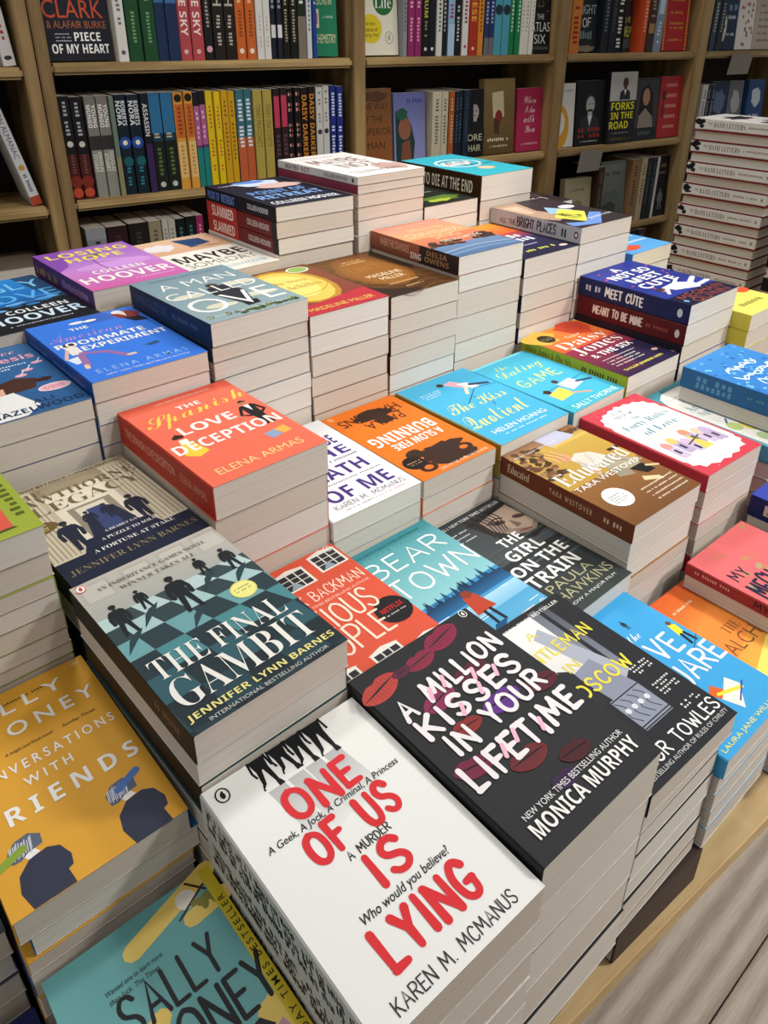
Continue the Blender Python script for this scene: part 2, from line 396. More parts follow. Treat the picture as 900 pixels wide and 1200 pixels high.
# ------------------------------------------------------------------ bookcases
BA = R(-7.2144); BN = Vector((-math.sin(BA), math.cos(BA), 0)); BU = Vector((math.cos(BA), math.sin(BA), 0)); BD = 1.75
def bpos(u, d, z): return BU*u+BN*(BD+d)+Vector((0, 0, z))
DEP = .24
def bookcase(label, ups, shelves, x0, x1):
    t = bpy.data.objects.new('bookcase', None); COL.objects.link(t)
    t.matrix_world = Matrix.Translation(bpos((x0+x1)/2, DEP/2, 0)) @ Matrix.Rotation(BA, 4, 'Z')
    tag(t, label, 'bookcase', 'wooden wall bookcases')
    off = (-(x0+x1)/2, -DEP/2, 0)
    for a, b in ups: link('upright', box_mesh('upright', M_OAK_V, a, b, 0, DEP, 0, 1.9, .0025), t, off)
    for (a, b), (c, d) in zip(ups, ups[1:]):
        for z in shelves: link('shelf', box_mesh('shelf', M_OAK_H, b+.0004, c-.0004, .004, DEP-.012, z-.022, z, .006), t, off)
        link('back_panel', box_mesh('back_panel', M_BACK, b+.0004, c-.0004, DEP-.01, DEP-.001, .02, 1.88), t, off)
SH = (.03, .255, .525, .795, 1.065, 1.335, 1.605, 1.88)
SH2 = tuple(z-.006 for z in SH)
bookcase('long oak bookcase of four bays filled with upright books', [(.349, .373), (1.078, 1.111), (1.764, 1.81), (2.413, 2.463), (3.08, 3.12)], SH, .349, 3.12)
bookcase('oak bookcase end at the left with a leaning white book', [(-.36, -.335), (.321, .346)], SH2, -.36, .346)
def spine_out(u, z, th, h, w=.128, d=.012): # rotation and location of a book standing spine outwards
    ex, ey, ez = BN, Vector((0, 0, 1)), BU
    return Matrix((ex, ey, ez)).transposed(), bpos(u, d+w/2, z+h/2+.0004)
def face_out(u, z, w, h, d=.02, lean=6, turn=0):
    ez = -BN; ey = Vector((0, 0, 1)); M = Matrix((BU, ey, ez)).transposed()
    M = Matrix.Rotation(R(turn), 3, 'Z') @ M @ Matrix.Rotation(R(-lean), 3, 'X')
    return M, bpos(u, d, z+.0006) + (M @ Vector((0, h/2, 0)))
ORD = ['first', 'second', 'third', 'fourth', 'fifth', 'sixth', 'seventh', 'eighth', 'ninth', 'tenth', 'eleventh', 'twelfth', 'thirteenth', 'fourteenth', 'fifteenth', 'sixteenth', 'seventeenth', 'eighteenth', 'nineteenth', 'twentieth', 'twenty-first', 'twenty-second', 'twenty-third', 'twenty-fourth', 'twenty-fifth', 'twenty-sixth', 'twenty-seventh', 'twenty-eighth', 'twenty-ninth', 'thirtieth', 'thirty-first', 'thirty-second', 'thirty-third', 'thirty-fourth', 'thirty-fifth']
SPN = [0]
def spine_row(where, group, z, items, hdef=.205):
    """items: (u0, u1, colour, phrase, art or None, height or None)"""
    for i, it in enumerate(items):
        u0, u1, c, phrase = it[:4]; sa = it[4] if len(it) > 4 else None; h = (it[5] if len(it) > 5 and it[5] else hdef)+RNG.uniform(-.002, .002)
        t = u1-u0-.0012; SPN[0] += 1; sd = SPN[0]
        M, loc = spine_out(u0+.0006, z, t, h, d=.012+RNG.uniform(0, .006))
        label = f'{phrase}, {ORD[i]} spine from the left, {where}'
        book('shelved_book', label, loc, M, .128, h, t, c, c, c, None, sa or (lambda p, sd=sd: p.marks(.12, .3, .8, .7, '#d8d2c4', 18, sd)), group)
def sp(*ops):
    """Spine print: ('r',u0,v0,u1,v1,c) ('t',text,u0,v0,u1,v1,c,style) ('m',u0,v0,u1,v1,c,n) ('e',u,v,r,c)"""
    def f(p):
        for o in ops:
            if o[0] == 'r': p.rect(*o[1:])
            elif o[0] == 't': p.text(*o[1:7], o[7] if len(o) > 7 else 'bold', 'title')
            elif o[0] == 'm': p.marks(*o[1:7], int(o[1]*100)+len(ops))
            elif o[0] == 'e': p.ell(o[1], o[2], o[3], o[3]*p.W/p.H, o[4])
    return f

# ------------------------------------------------------------------ cover designs of the stacked books
W_ = '#f2f0ea'; K_ = '#17171a'
def oval_mark(p, u, v, c='#202022', bg=None, r=.035):
    if bg: p.cir(u, v, r*1.25, bg)
    p.line([(u+r*math.cos(a*math.pi/8), v+1.25*r*math.sin(a*math.pi/8)*p.W/p.H) for a in range(17)], r*.22, c)
    p.ell(u, v+.002, r*.38, r*.62*p.W/p.H, c, 10); p.ell(u+r*.12, v-.012*r/.035, r*.2, r*.22*p.W/p.H, c, 8)
def a_white_red(p):
    for u, l, s in ((.33, .155, 1), (.45, .14, .9), (.56, .15, 1), (.68, .17, 1.1)):
        p.poly([(u-.05, .15), (u+.05, .15), (u+.10, .40), (u-.01, .42)], ['#b9b9b8', '#b9b9b8', '#e9e8e5', '#e9e8e5'])
    for i, (u, l) in enumerate(((.33, .15), (.45, .135), (.56, .15), (.685, .165))):
        k = 1.0+.25*(i == 3); p.poly([(u-.048*k, 0), (u+.048*k, 0), (u+.036*k, .055), (u-.036*k, .055)], K_)
        for d in (-1, 1):
            f = d*(.026+.006*((i+d) % 3)); q = l-(.014 if d < 0 else 0)
            p.poly([(u+d*.002, .05), (u+d*.036*k, .05), (u+f+d*.010, q-.02), (u+f-d*.010, q-.02)], K_)
            p.poly([(u+f-.013, q-.022), (u+f+.013, q-.022), (u+f+d*.024, q+.002), (u+f-.012, q+.003)], K_)
        p.line([(u-.05*k, .0), (u-.058*k, .05), (u-.05*k, .075)], .013, K_); p.line([(u+.05*k, .0), (u+.056*k, .055)], .013, K_)
    oval_mark(p, .09, .055)
    c = '#dc3036'
    p.text('ONE', .31, .20, .70, .315, c, 'hand', weight=.24, seed=2, taper=.2)
    p.text('A Geek, A Jock, A Criminal, A Princess', .10, .325, .92, .362, K_, 'slant', 'blurb', slope=.0)
    p.text('OF US', .26, .372, .77, .485, c, 'hand', weight=.24, seed=3, taper=.2)
    p.text('A MURDER', .385, .503, .64, .535, K_, 'hand', 'blurb', weight=.13, seed=4)
    p.text('IS', .43, .56, .62, .67, c, 'hand', weight=.25, seed=5, taper=.15)
    p.text('Who would you believe?', .25, .692, .78, .735, K_, 'slant', 'blurb')
    p.text('LYING', .24, .755, .77, .875, c, 'hand', weight=.24, seed=8, taper=.2)
    p.text('KAREN M. McMANUS'.upper(), .14, .928, .86, .972, '#333336', 'hand', 'author', weight=.1, seed=9, jit=.03)
def s_scribble(c='#1c1c1e', seed=1):
    def f(p):
        rg = random.Random(seed)
        for row in range(3):
            u = .04
            while u < .92:
                l = rg.uniform(.006, .016); v = .2+row*.21+rg.uniform(-.03, .03)
                if rg.random() < .8:
                    p.line([(u, v+rg.uniform(0, .05)), (u+l*rg.uniform(.3, .9), v+.17)], .0085, c); p.k -= .88
                    if rg.random() < .6: p.line([(u, v+.08), (u+l, v+rg.uniform(0, .15))], .006, c); p.k -= .88
                u += l+rg.uniform(.001, .005)
                if rg.random() < .07: u += .02
        p.k += 2
    return f
def lips(p, u, v, r, c, c2, rot=0):
    for sgn in (-1, 1):
        pts = []
        for i in range(15):
            t = -1+2*i/14; b = (1-t*t)**.7
            y = sgn*(.06+.5*b) if sgn > 0 else -(.06+.42*b*(1-.28*math.exp(-(t/.18)**2)))
            pts.append((t, y))
        pts += [(1-2*i/6, sgn*.05*(1-(1-2*i/6)**2)) for i in range(7)]
        P = [(u+r*(x*math.cos(rot)-y*math.sin(rot)), v+r*p.W/p.H*(x*math.sin(rot)+y*math.cos(rot))) for x, y in pts]
        p.poly(P, c)
        rg = random.Random(int(u*1000+v*77)+sgn)
        for i in range(11):
            t = -.85+.17*i; b = (1-t*t)**.7*.4; y0, y1 = sgn*.09, sgn*(.09+b*rg.uniform(.5, .95))
            q = [(t, y0), (t+.03, y0), (t+.07*t+.02, y1), (t+.07*t, y1)]
            p.poly([(u+r*(x*math.cos(rot)-y*math.sin(rot)), v+r*p.W/p.H*(x*math.sin(rot)+y*math.cos(rot))) for x, y in q], c2); p.k -= .88
        p.k += 1
def a_lips(p):
    for u, v, r, c, c2, ro in ((.12, .11, .15, '#b8473f', '#8f3231', -.25), (.45, .10, .12, '#8a2f45', '#5e2231', -.1), (.30, .10, .07, '#5a2a44', '#46213a', 0), (.68, .06, .15, '#8c2c48', '#5c2032', -.2),
        (.33, .30, .13, '#8e3258', '#632340', -.2), (.62, .28, .13, '#5e2334', '#481b28', 0), (.32, .46, .10, '#8e3130', '#6d2626', .1), (.60, .46, .14, '#66348a', '#4a2862', 0), (.15, .60, .12, '#782642', '#541d30', .2),
        (.42, .70, .13, '#6e2a2c', '#541f23', .05), (.64, .79, .11, '#4c1e24', '#3a181d', .1), (.88, .50, .12, '#5b222e', '#471a24', .1), (.46, .84, .09, '#3c2248', '#301b3a', 0)): lips(p, u, v, r, c, c2, ro)
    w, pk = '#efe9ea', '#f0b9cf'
    p.text('A MILLION', .09, .215, .93, .305, w, 'hand', weight=.24, seed=21, slope=-.055, taper=.3)
    p.text('KISSES', .10, .332, .88, .425, w, 'hand', weight=.27, seed=22, slope=-.03, taper=.3)
    p.text('IN YOUR', .15, .452, .90, .54, w, 'hand', weight=.25, seed=23, slope=-.03, taper=.3)
    p.text('LIFETIME', .07, .585, .94, .685, w, 'hand', weight=.25, seed=24, slope=-.01, taper=.3)
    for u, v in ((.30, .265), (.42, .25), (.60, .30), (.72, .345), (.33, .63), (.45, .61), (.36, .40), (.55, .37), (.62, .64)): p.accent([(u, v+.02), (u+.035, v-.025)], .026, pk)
    p.text('NEW YORK TIMES BESTSELLING AUTHOR', .12, .838, .93, .862, '#e6e6e4', 'sans', 'blurb')
    p.text('MONICA MURPHY', .10, .875, .94, .935, W_, 'bold', 'author')
    oval_mark(p, .94, .022, W_, r=.025)
def a_moscow(p):
    p.rect(.30, .04, .62, .42, '#eceae6', '#dcdad8')
    p.rect(.62, .02, .70, .50, '#6b6f79', '#8c909b'); p.rect(.74, .02, .80, .5, '#4a4d56', '#7d828f')
    p.poly([(.45, .16), (.56, .12), (.78, .55), (.62, .6)], '#a9adb9')
    p.poly([(.40, .42), (.62, .40), (.70, .62), (.44, .62)], '#8b8fa0')
    p.poly([(.33, .36), (.42, .40), (.40, .62), (.28, .60)], '#2a2b30')
    p.rect(.40, .62, .70, .81, '#8e93a3')
    for i in range(4):
        p.line([(.41+.07*i, .64), (.45+.07*i, .68), (.41+.07*i, .72), (.45+.07*i, .77)], .008, '#2c2f38', sm=True); p.cir(.44+.07*i, .70, .022, '#d9dbe2')
    for v in (.625, .785, .80): p.rect(.40, v, .70, v+.006, '#23252b')
    y = '#e8d94a'
    p.text('NEW YORK TIMES BESTSELLER', .15, .035, .93, .055, W_, 'sans', 'blurb')
    p.text('A', .42, .11, .50, .155, y, 'hand', weight=.16, seed=1)
    p.text('GENTLEMAN', .12, .225, .88, .29, y, 'hand', weight=.15, seed=2, jit=.02); p.text('IN', .40, .355, .52, .405, y, 'hand', weight=.15, seed=1)
    p.text('MOSCOW', .16, .475, .84, .545, y, 'hand', weight=.18, seed=6, jit=.02)
    for v in (.555, .575, .595, .675, .695, .715, .735, .815, .835): p.marks(.76, v, .95, v+.012, '#d8d8d4', 7, int(v*999))
    p.text('AMOR TOWLES', .06, .872, .97, .93, W_, 'hand', 'author', weight=.15, seed=3, jit=.02)
    p.text('BESTSELLING AUTHOR OF RULES OF CIVILITY', .08, .948, .97, .968, '#cfcfcc', 'sans', 'blurb')
def a_flat(p):
    c = '#f4f3ee'
    p.text('the', .48, .235, .62, .29, c, 'script'); p.text('LOVE', .16, .345, .80, .475, c, 'hand', weight=.13, seed=4); p.text('SQUARE', .04, .52, .99, .65, c, 'hand', weight=.13, seed=5)
    p.poly([(.90, .33), (.97, .35), (.95, .42), (.87, .42)], '#e8d92f'); p.line([(.90, .42), (.88, .49)], .03, '#20262e'); p.line([(.94, .42), (.95, .49)], .03, '#20262e'); p.cir(.93, .325, .025, '#6b4630')
    p.line([(.84, .52), (1.0, .47)], .008, '#2c4c66')
    p.person(.62, .215, .075, '#27323c', '#3a2a22')
    p.poly([(.50, .80), (.72, .73), (.76, .80), (.56, .90)], '#efe6d8'); p.poly([(.46, .74), (.55, .71), (.60, .77), (.50, .80)], '#d9622e'); p.line([(.52, .77), (.74, .82)], .03, '#e9d738'); p.line([(.60, .86), (.80, .80)], .012, '#4d3fa0')
    p.text('LAURA JANE WILLIAMS', .05, .945, .92, .978, '#e9e36a', 'sans', 'author')
def a_alch(p):
    p.rect(0, 0, 1, 1, '#e0622f', '#f3c250'); p.poly([(0, .3), (1, .1), (1, .35), (0, .55)], '#ea8a3c'); p.poly([(0, .65), (1, .45), (1, .75), (0, .9)], '#f5d667')
    p.text('THE', .25, .36, .45, .42, '#7a4a28', 'serif'); p.text('ALCHEMIST', .05, .44, .98, .53, '#7a4a28', 'thin'); p.marks(.55, .55, .95, .57, '#f3e3c2', 14, 4); p.marks(.1, .12, .4, .14, '#f3d8b8', 14, 3)
def a_mech(p):
    for i in range(16):
        rg = random.Random(i); p.ell(rg.uniform(.05, .95), rg.uniform(.03, .5), .05, .02, ('#b9855f', '#c9715f', '#ad9a6c')[i % 3], 8, rg.uniform(0, 3))
    p.text('MY', .10, .22, .30, .29, '#22243f', 'hand', weight=.15, seed=2); p.text('MECHANICAL', .08, .33, .96, .47, '#22243f', 'hand', weight=.13, seed=4)
    p.text('Romance', .18, .5, .9, .66, '#f1dcc4', 'script'); p.marks(.1, .86, .6, .89, '#f2d9cf', 16, 3)
def a_elle(p):
    p.rect(0, 0, 1, 1, '#3a4aa8', '#26307c'); p.ell(.45, .12, .05, .03, '#d8dcf0'); p.line([(.3, .3), (.7, .22)], .03, '#d8dcf0')
def a_gambit(p):
    p.rect(0, 0, 1, .30, '#bdb8ac', '#a9aaa4'); 
    for u, v in ((.02, .02), (.30, .02), (.55, .02), (.80, .02)): p.rect(u, v, u+.20, v+.14, '#b1ada3'); p.rect(u+.02, v+.015, u+.18, v+.125, '#c2beb4')
    p.rect(0, .30, 1, 1, '#7fa9ab', '#2c4a52')
    dk, md, lt = '#3b4a4d', '#4e8a90', '#b9cfcd'
    cl = lambda x: max(0, min(1, x))
    for r in range(7):
        v0, v1 = min(1, .27+.07*r+.008*r*r), min(1, .27+.07*(r+1)+.008*(r+1)**2); s0, s1 = .15+.012*r, .15+.012*(r+1); u = .06+.03*r
        c0 = ('#3b4a4d', '#364649', '#2f4046', '#29393f', '#26343a', '#232f36', '#222d33')[r]; c1 = ('#b9cfcd', '#a9c6c6', '#6fa3a8', '#4e8a90', '#355c66', '#2a454e', '#283c45')[r]
        for q in range(-4, 9):
            p.poly([(cl(u+q*s0), v0), (cl(u+(q+1)*s0), v0), (cl(u+.03+(q+1)*s1), v1), (cl(u+.03+q*s1), v1)], c0 if (q+r) % 2 == 0 else c1); p.k -= .88
    p.k += 2
    for u, v, h in ((.12, .42, .21), (.29, .325, .135), (.50, .46, .26), (.72, .29, .125), (.90, .345, .165)):
        p.poly([(u-.1, v+.1), (u+.03, v+.02), (u+.06, v-.01), (u-.01, v+.005), (u-.05, v+.03)], '#2d4448')
        p.person(u, v, h, '#20262a', '#3a322c')
    p.cir(.80, .485, .085, '#e3dc78'); p.cir(.80, .485, .075, '#efe98f'); p.marks(.745, .465, .855, .475, '#8a8440', 9, 2); p.marks(.745, .485, .855, .495, '#8a8440', 9, 5)
    oval_mark(p, .05, .035, '#c8432c', W_, .03)
    p.text('AN INHERITANCE GAMES NOVEL', .12, .075, .88, .1, '#6b675f', 'serif', 'blurb'); p.text('WINNER TAKES ALL', .24, .125, .76, .15, '#6b675f', 'serif', 'blurb')
    p.text('THE FINAL', .05, .60, .90, .715, '#eceae2', 'serif'); p.text('GAMBIT', .05, .735, .93, .885, '#eceae2', 'serif')
    p.text('JENNIFER LYNN BARNES', .03, .915, .97, .955, '#e6dc8c', 'bold', 'author'); p.text('INTERNATIONAL BESTSELLING AUTHOR', .12, .967, .88, .985, '#c6c8c2', 'sans', 'blurb')
def a_haw(p):
    p.rect(0, 0, 1, 1, '#b8ab92', '#c9bea6')
    for u0, u1 in ((.0, .22), (.76, 1.0)):
        p.rect(u0, .05, u1, .78, '#cfc4ac')
        for i in range(7): a = u0+(u1-u0)*i/7; p.rect(a, .08, a+.012, .76, '#a3967d'); p.k -= .88
    p.rect(.22, .05, .76, .16, '#9a8b72'); p.rect(.26, .16, .72, .8, '#ded5c0'); p.rect(.33, .36, .66, .8, '#8d8573'); p.rect(.38, .38, .60, .8, '#d6cfba')
    p.poly([(.30, .8), (.40, .46), (.62, .46), (.72, .8)], '#252b3f'); p.rect(.44, .42, .58, .72, '#38446f')
    for u, v, h in ((.24, .74, .30), (.42, .60, .17), (.56, .58, .16), (.75, .70, .27)): p.person(u, v, h, '#23273a', '#4a3a33', .2, .27)
    p.rect(0, .78, 1, 1, '#20263b'); p.poly([(.2, .8), (.8, .8), (.74, .68), (.28, .68)], '#20263b')
    p.ell(.09, .44, .13, .055, '#6f5b30'); p.marks(.03, .41, .15, .422, '#d9c690', 8, 1); p.marks(.03, .44, .15, .452, '#d9c690', 8, 2); p.marks(.03, .46, .15, .47, '#d9c690', 8, 3)
    g = '#6f6046'
    p.text('AN INHERITANCE GAMES NOVEL', .05, .02, .95, .045, '#5c523f', 'serif', 'blurb')
    p.text('THE', .02, .075, .30, .13, g, 'serif'); p.text('HAWTHORNE', .0, .14, .99, .215, g, 'serif'); p.text('LEGACY', .12, .235, .96, .33, g, 'serif')
    p.text('A DEADLY GAME', .42, .66, .72, .68, W_, 'serif', 'blurb'); p.text('A PUZZLE TO SOLVE', .36, .715, .80, .74, W_, 'serif', 'blurb'); p.text('A FORTUNE AT STAKE', .26, .785, .86, .815, W_, 'serif', 'blurb')
    p.text('JENNIFER LYNN BARNES', .04, .865, .97, .915, '#8c7f58', 'serif', 'author')
def window(p, u, v, w, h, lean=0):
    p.rect(u, v, u+w, v+h, '#e8e4da'); p.rect(u+w*.08, v+h*.1, u+w*.92, v+h*.92, '#2c2d33')
    for i in (1, 2): p.rect(u+w*(.08+.28*i)-.006, v+h*.1, u+w*(.08+.28*i)+.006, v+h*.92, '#d9d5cb')
    for i in (1, 2): p.rect(u+w*.08, v+h*(.1+.27*i)-.003, u+w*.92, v+h*(.1+.27*i)+.003, '#d9d5cb')
    p.poly([(u+w*.15, v+h*.9), (u+w*.4, v+h*.55), (u+w*.55, v+h*.9)], '#8fa2ad'); p.poly([(u-w*.06, v), (u+w*.5, v-h*.14), (u+w*1.06, v)], '#e8e4da')
def a_anx(p):
    window(p, .38, .06, .26, .15); window(p, .72, .03, .26, .15); window(p, .05, .07, .24, .14); window(p, .42, .80, .24, .14); window(p, .06, .80, .24, .14); window(p, .76, .86, .2, .12)
    c = '#f3ddc8'
    oval_mark(p, .93, .03, W_, r=.03)
    p.text('FREDRIK BACKMAN', .04, .262, .95, .335, c, 'hand', 'author', weight=.09, seed=3, jit=.02); p.text('THE NEW YORK TIMES BESTSELLING AUTHOR', .1, .36, .95, .378, '#f0c9b8', 'sans', 'blurb')
    p.text('ANXIOUS', .06, .40, .84, .55, c, 'hand', weight=.09, seed=4, jit=.02); p.text('PEOPLE', .06, .575, .76, .73, c, 'hand', weight=.09, seed=5, jit=.02)
    p.cir(.86, .63, .145, '#1f1d20'); p.text('NETFLIX', .76, .60, .96, .632, '#c22a2c', 'bold', 'blurb'); p.marks(.77, .65, .95, .66, '#d6d2cc', 14, 3)
def a_bear(p):
    p.rect(0, 0, 1, .58, '#3f8f98', '#8dc6cb'); p.rect(0, .58, 1, 1, '#3a8ec0', '#63b0d6'); p.rect(0, .72, 1, .82, '#a9d3e6', '#7dbbdc')
    rg = random.Random(3)
    for i in range(60):
        u = rg.uniform(0, .97); h = rg.uniform(.04, .11); b = .62+rg.uniform(0, .06)
        p.poly([(u-.03, b), (u+.03, b), (u, b-h)], ('#16324f', '#1d3f62', '#24507a')[i % 3])
        p.k -= .88
    p.k += 1; p.rect(0, .61, 1, .70, '#1b3a5c', '#2a6a9c')
    for i in range(24): u = rg.uniform(0, .95); v = rg.uniform(.70, .98); p.rect(u, v, min(1, u+rg.uniform(.03, .12)), v+.006, '#cfe6f2'); p.k -= .88
    p.k += 1
    p.poly([(.48, .66), (.60, .66), (.64, .80), (.44, .80)], '#b8432c'); p.cir(.54, .645, .045, '#8c3b22'); p.line([(.51, .80), (.50, .9)], .03, '#1c2430'); p.line([(.57, .80), (.58, .9)], .03, '#1c2430'); p.poly([(.46, .90), (.60, .90), (.40, .99), (.34, .98)], '#1d4f7c')
    p.text('THE NEW YORK TIMES BESTSELLER', .14, .035, .88, .055, '#2b6f78', 'sans', 'blurb'); p.text('FREDRIK BACKMAN', .2, .075, .82, .11, '#6db3b8', 'sans', 'author')
    p.text('BEAR', .12, .135, .90, .265, W_, 'hand', weight=.10, seed=5, jit=.03); p.text('TOWN', .12, .33, .98, .475, W_, 'hand', weight=.10, seed=6, jit=.03)
    oval_mark(p, .94, .95, W_, r=.025); p.marks(.70, .93, .86, .94, W_, 10, 2)
def a_train(p):
    p.rect(0, 0, 1, .5, '#33383b', '#4b5052'); p.rect(0, .5, 1, 1, '#2c3032', '#3b4140')
    p.poly([(.40, .10), (1, .07), (1, .42), (.78, .44), (.52, .34)], '#2a2624')
    p.poly([(.55, .13), (.98, .10), (1, .36), (.86, .40), (.66, .35), (.55, .25)], '#8f7c6d'); p.poly([(.66, .12), (.98, .11), (1, .32), (.88, .36), (.72, .30)], '#b39b88')
    p.ell(.68, .205, .085, .022, '#4a3b34', rot=.35); p.ell(.68, .208, .03, .014, '#1c1715', rot=.35); p.ell(.93, .235, .07, .02, '#4a3b34', rot=.35); p.line([(.58, .18), (.70, .165), (.78, .185)], .018, '#3a2d26', sm=True); p.poly([(.80, .22), (.86, .30), (.78, .31)], '#7d6858'); p.line([(.76, .345), (.88, .365)], .022, '#7a4a42')
    for i in range(7): p.line([(.42+.05*i, .05+.004*i), (.50+.045*i, .16), (.48+.03*i, .3)], .022, ('#221e1c', '#38302c')[i % 2], .6, sm=True)
    for v in (.385, .455, .55, .585, .655): p.rect(0, v, 1, v+.018, '#565d5e', '#3a4041')
    p.text('THE NO.1 NEW YORK TIMES BESTSELLER', .03, .035, .97, .06, '#e3e3de', 'sans', 'blurb')
    for v in (.12, .16, .2): p.marks(.12, v, .38, v+.012, '#cfcfca', 12, int(v*100))
    p.text('THE', .42, .325, .70, .40, W_, 'bold'); p.text('GIRL', .32, .43, .78, .52, W_, 'bold'); p.text('ON THE', .18, .545, .90, .63, W_, 'bold'); p.text('TRAIN', .18, .655, .83, .745, W_, 'bold')
    p.text('PAULA', .24, .765, .83, .825, '#b9b489', 'thin', 'author'); p.text('HAWKINS', .22, .84, .95, .905, '#b9b489', 'thin', 'author'); p.text('NOW A MAJOR FILM', .22, .93, .88, .955, '#e0e0dc', 'sans', 'blurb')
def a_spanish(p):
    p.rect(0, 0, 1, .10, '#d9553f', '#e0664c')
    p.text('NEW YORK TIMES BESTSELLING BOOK', .30, .045, .80, .06, '#f4d9c8', 'sans', 'blurb')
    p.text('THE', .40, .145, .61, .19, W_, 'bold'); p.text('Spanish', .06, .19, .97, .36, '#f0d25a', 'script', slope=-.05)
    p.text('LOVE', .22, .375, .70, .47, W_, 'bold'); p.text('DECEPTION', .04, .545, .96, .645, W_, 'bold')
    p.poly([(.80, .37), (.92, .37), (.91, .47), (.90, .56), (.82, .56), (.80, .47)], '#1c1c1f'); p.line([(.80, .39), (.74, .47), (.80, .50)], .03, '#1c1c1f'); p.line([(.92, .39), (.955, .47), (.90, .50)], .03, '#1c1c1f'); p.poly([(.84, .37), (.89, .37), (.865, .45)], W_); p.cir(.865, .335, .036, '#b77a55'); p.poly([(.825, .325), (.865, .30), (.905, .325), (.89, .33)], '#221a16'); p.line([(.84, .56), (.83, .63)], .03, '#1c1c1f'); p.line([(.88, .56), (.885, .63)], .03, '#1c1c1f')
    p.poly([(.15, .50), (.21, .50), (.26, .68), (.16, .71), (.08, .66)], '#f0cf45'); p.cir(.17, .465, .034, '#c98c66'); p.poly([(.12, .46), (.17, .43), (.215, .46), (.21, .485), (.13, .48)], '#3a241c'); p.line([(.20, .53), (.28, .57)], .02, '#c98c66'); p.poly([(.145, .50), (.21, .50), (.205, .55), (.14, .55)], W_)
    p.poly([(.70, .72), (.80, .71), (.82, .78), (.72, .79)], '#8ea3c4'); p.poly([(.80, .71), (.90, .70), (.91, .77), (.83, .78)], '#e9b34c')
    p.text('ELENA ARMAS', .13, .865, .87, .925, '#f0cf8a', 'sans', 'author')
def a_death(p):
    p.rect(0, 0, 1, .30, '#dfdfe0', '#eeeeee')
    c = '#45307e'
    p.text('YOU WILL BE', .1, .2, .88, .32, c, 'bold'); p.text('THE', .35, .355, .88, .455, c, 'bold'); p.marks(.3, .475, .9, .5, '#55555a', 22, 7); p.text('DEATH', .10, .54, .85, .66, c, 'bold'); p.marks(.2, .69, .92, .705, '#66666c', 26, 4); p.text('OF ME', .16, .74, .88, .865, c, 'bold')
    p.text('KAREN M. McMANUS'.upper(), .14, .885, .92, .925, '#2c2c33', 'hand', 'author', weight=.1, seed=2); p.marks(.2, .945, .55, .955, '#444448', 18, 1); p.marks(.56, .945, .88, .955, '#d0505c', 16, 1)
def a_orange(p):
    d = '#38231a'
    p.ell(.50, .13, .20, .09, d, rot=.1); p.blob(.28, .09, .12, .06, d, 4, 16); p.blob(.44, .22, .28, .07, d, 5, 22, .3); p.blob(.72, .27, .12, .05, d, 8, 16)
    p.line([(.20, .12), (.35, .25), (.62, .22), (.78, .10)], .05, d, sm=True); p.ell(.78, .10, .1, .05, d); p.ell(.78, .10, .05, .024, '#e07020'); p.ell(.24, .14, .11, .05, d); p.ell(.24, .14, .05, .022, '#e07020')
    p.blob(.50, .84, .24, .07, d, 6, 18); p.blob(.46, .74, .12, .06, d, 7, 14); p.line([(.2, .78), (.42, .82), (.66, .9)], .03, d)
    p.text('BURNING', .10, .46, .92, .585, W_, 'bold'); p.text('A SLOW FIRE', .14, .36, .80, .44, W_, 'bold')
    p.text('PAULA', .22, .68, .72, .77, d, 'sans', 'author'); p.text('HAWKINS', .12, .80, .92, .90, d, 'sans', 'author')
    p.cir(.16, .20, .12, '#1c1513') if False else p.cir(.84, .19, .12, '#1c1513'); p.marks(.76, .17, .92, .18, '#d8b48c', 9, 1); p.marks(.76, .195, .92, .205, '#d8b48c', 9, 2)
    p.text('FROM THE AUTHOR OF GIRL ON TRAIN', .08, .025, .72, .05, '#f4dcc0', 'sans', 'blurb'); oval_mark(p, .92, .955, '#e8c89c', r=.03)
def a_kissq(p):
    y = '#f1ea86'
    p.marks(.12, .16, .40, .175, '#cfe9f2', 14, 1); p.marks(.12, .19, .38, .205, '#cfe9f2', 14, 2); p.marks(.14, .22, .34, .235, '#cfe9f2', 12, 3)
    p.line([(.40, .46), (.72, .30), (.98, .34)], .012, '#234a7a'); p.line([(.55, .40), (.62, .52), (.60, .58)], .012, '#234a7a', sm=True)
    p.poly([(.50, .13), (.62, .11), (.72, .22), (.62, .25)], '#e7a7b0'); p.poly([(.62, .18), (.74, .20), (.80, .30), (.70, .30)], '#f0ecec'); p.cir(.47, .12, .04, '#3a2320'); p.line([(.74, .24), (.92, .30)], .05, '#26324f'); p.line([(.66, .25), (.56, .34)], .04, '#e9c9a4')
    p.text('The Kiss', .10, .40, .88, .53, y, 'script'); p.text('Quotient', .04, .585, .86, .76, y, 'script')
    p.text('HELEN HOANG', .13, .83, .88, .88, W_, 'sans', 'author'); p.marks(.2, .91, .8, .925, '#cfe9f2', 22, 5)
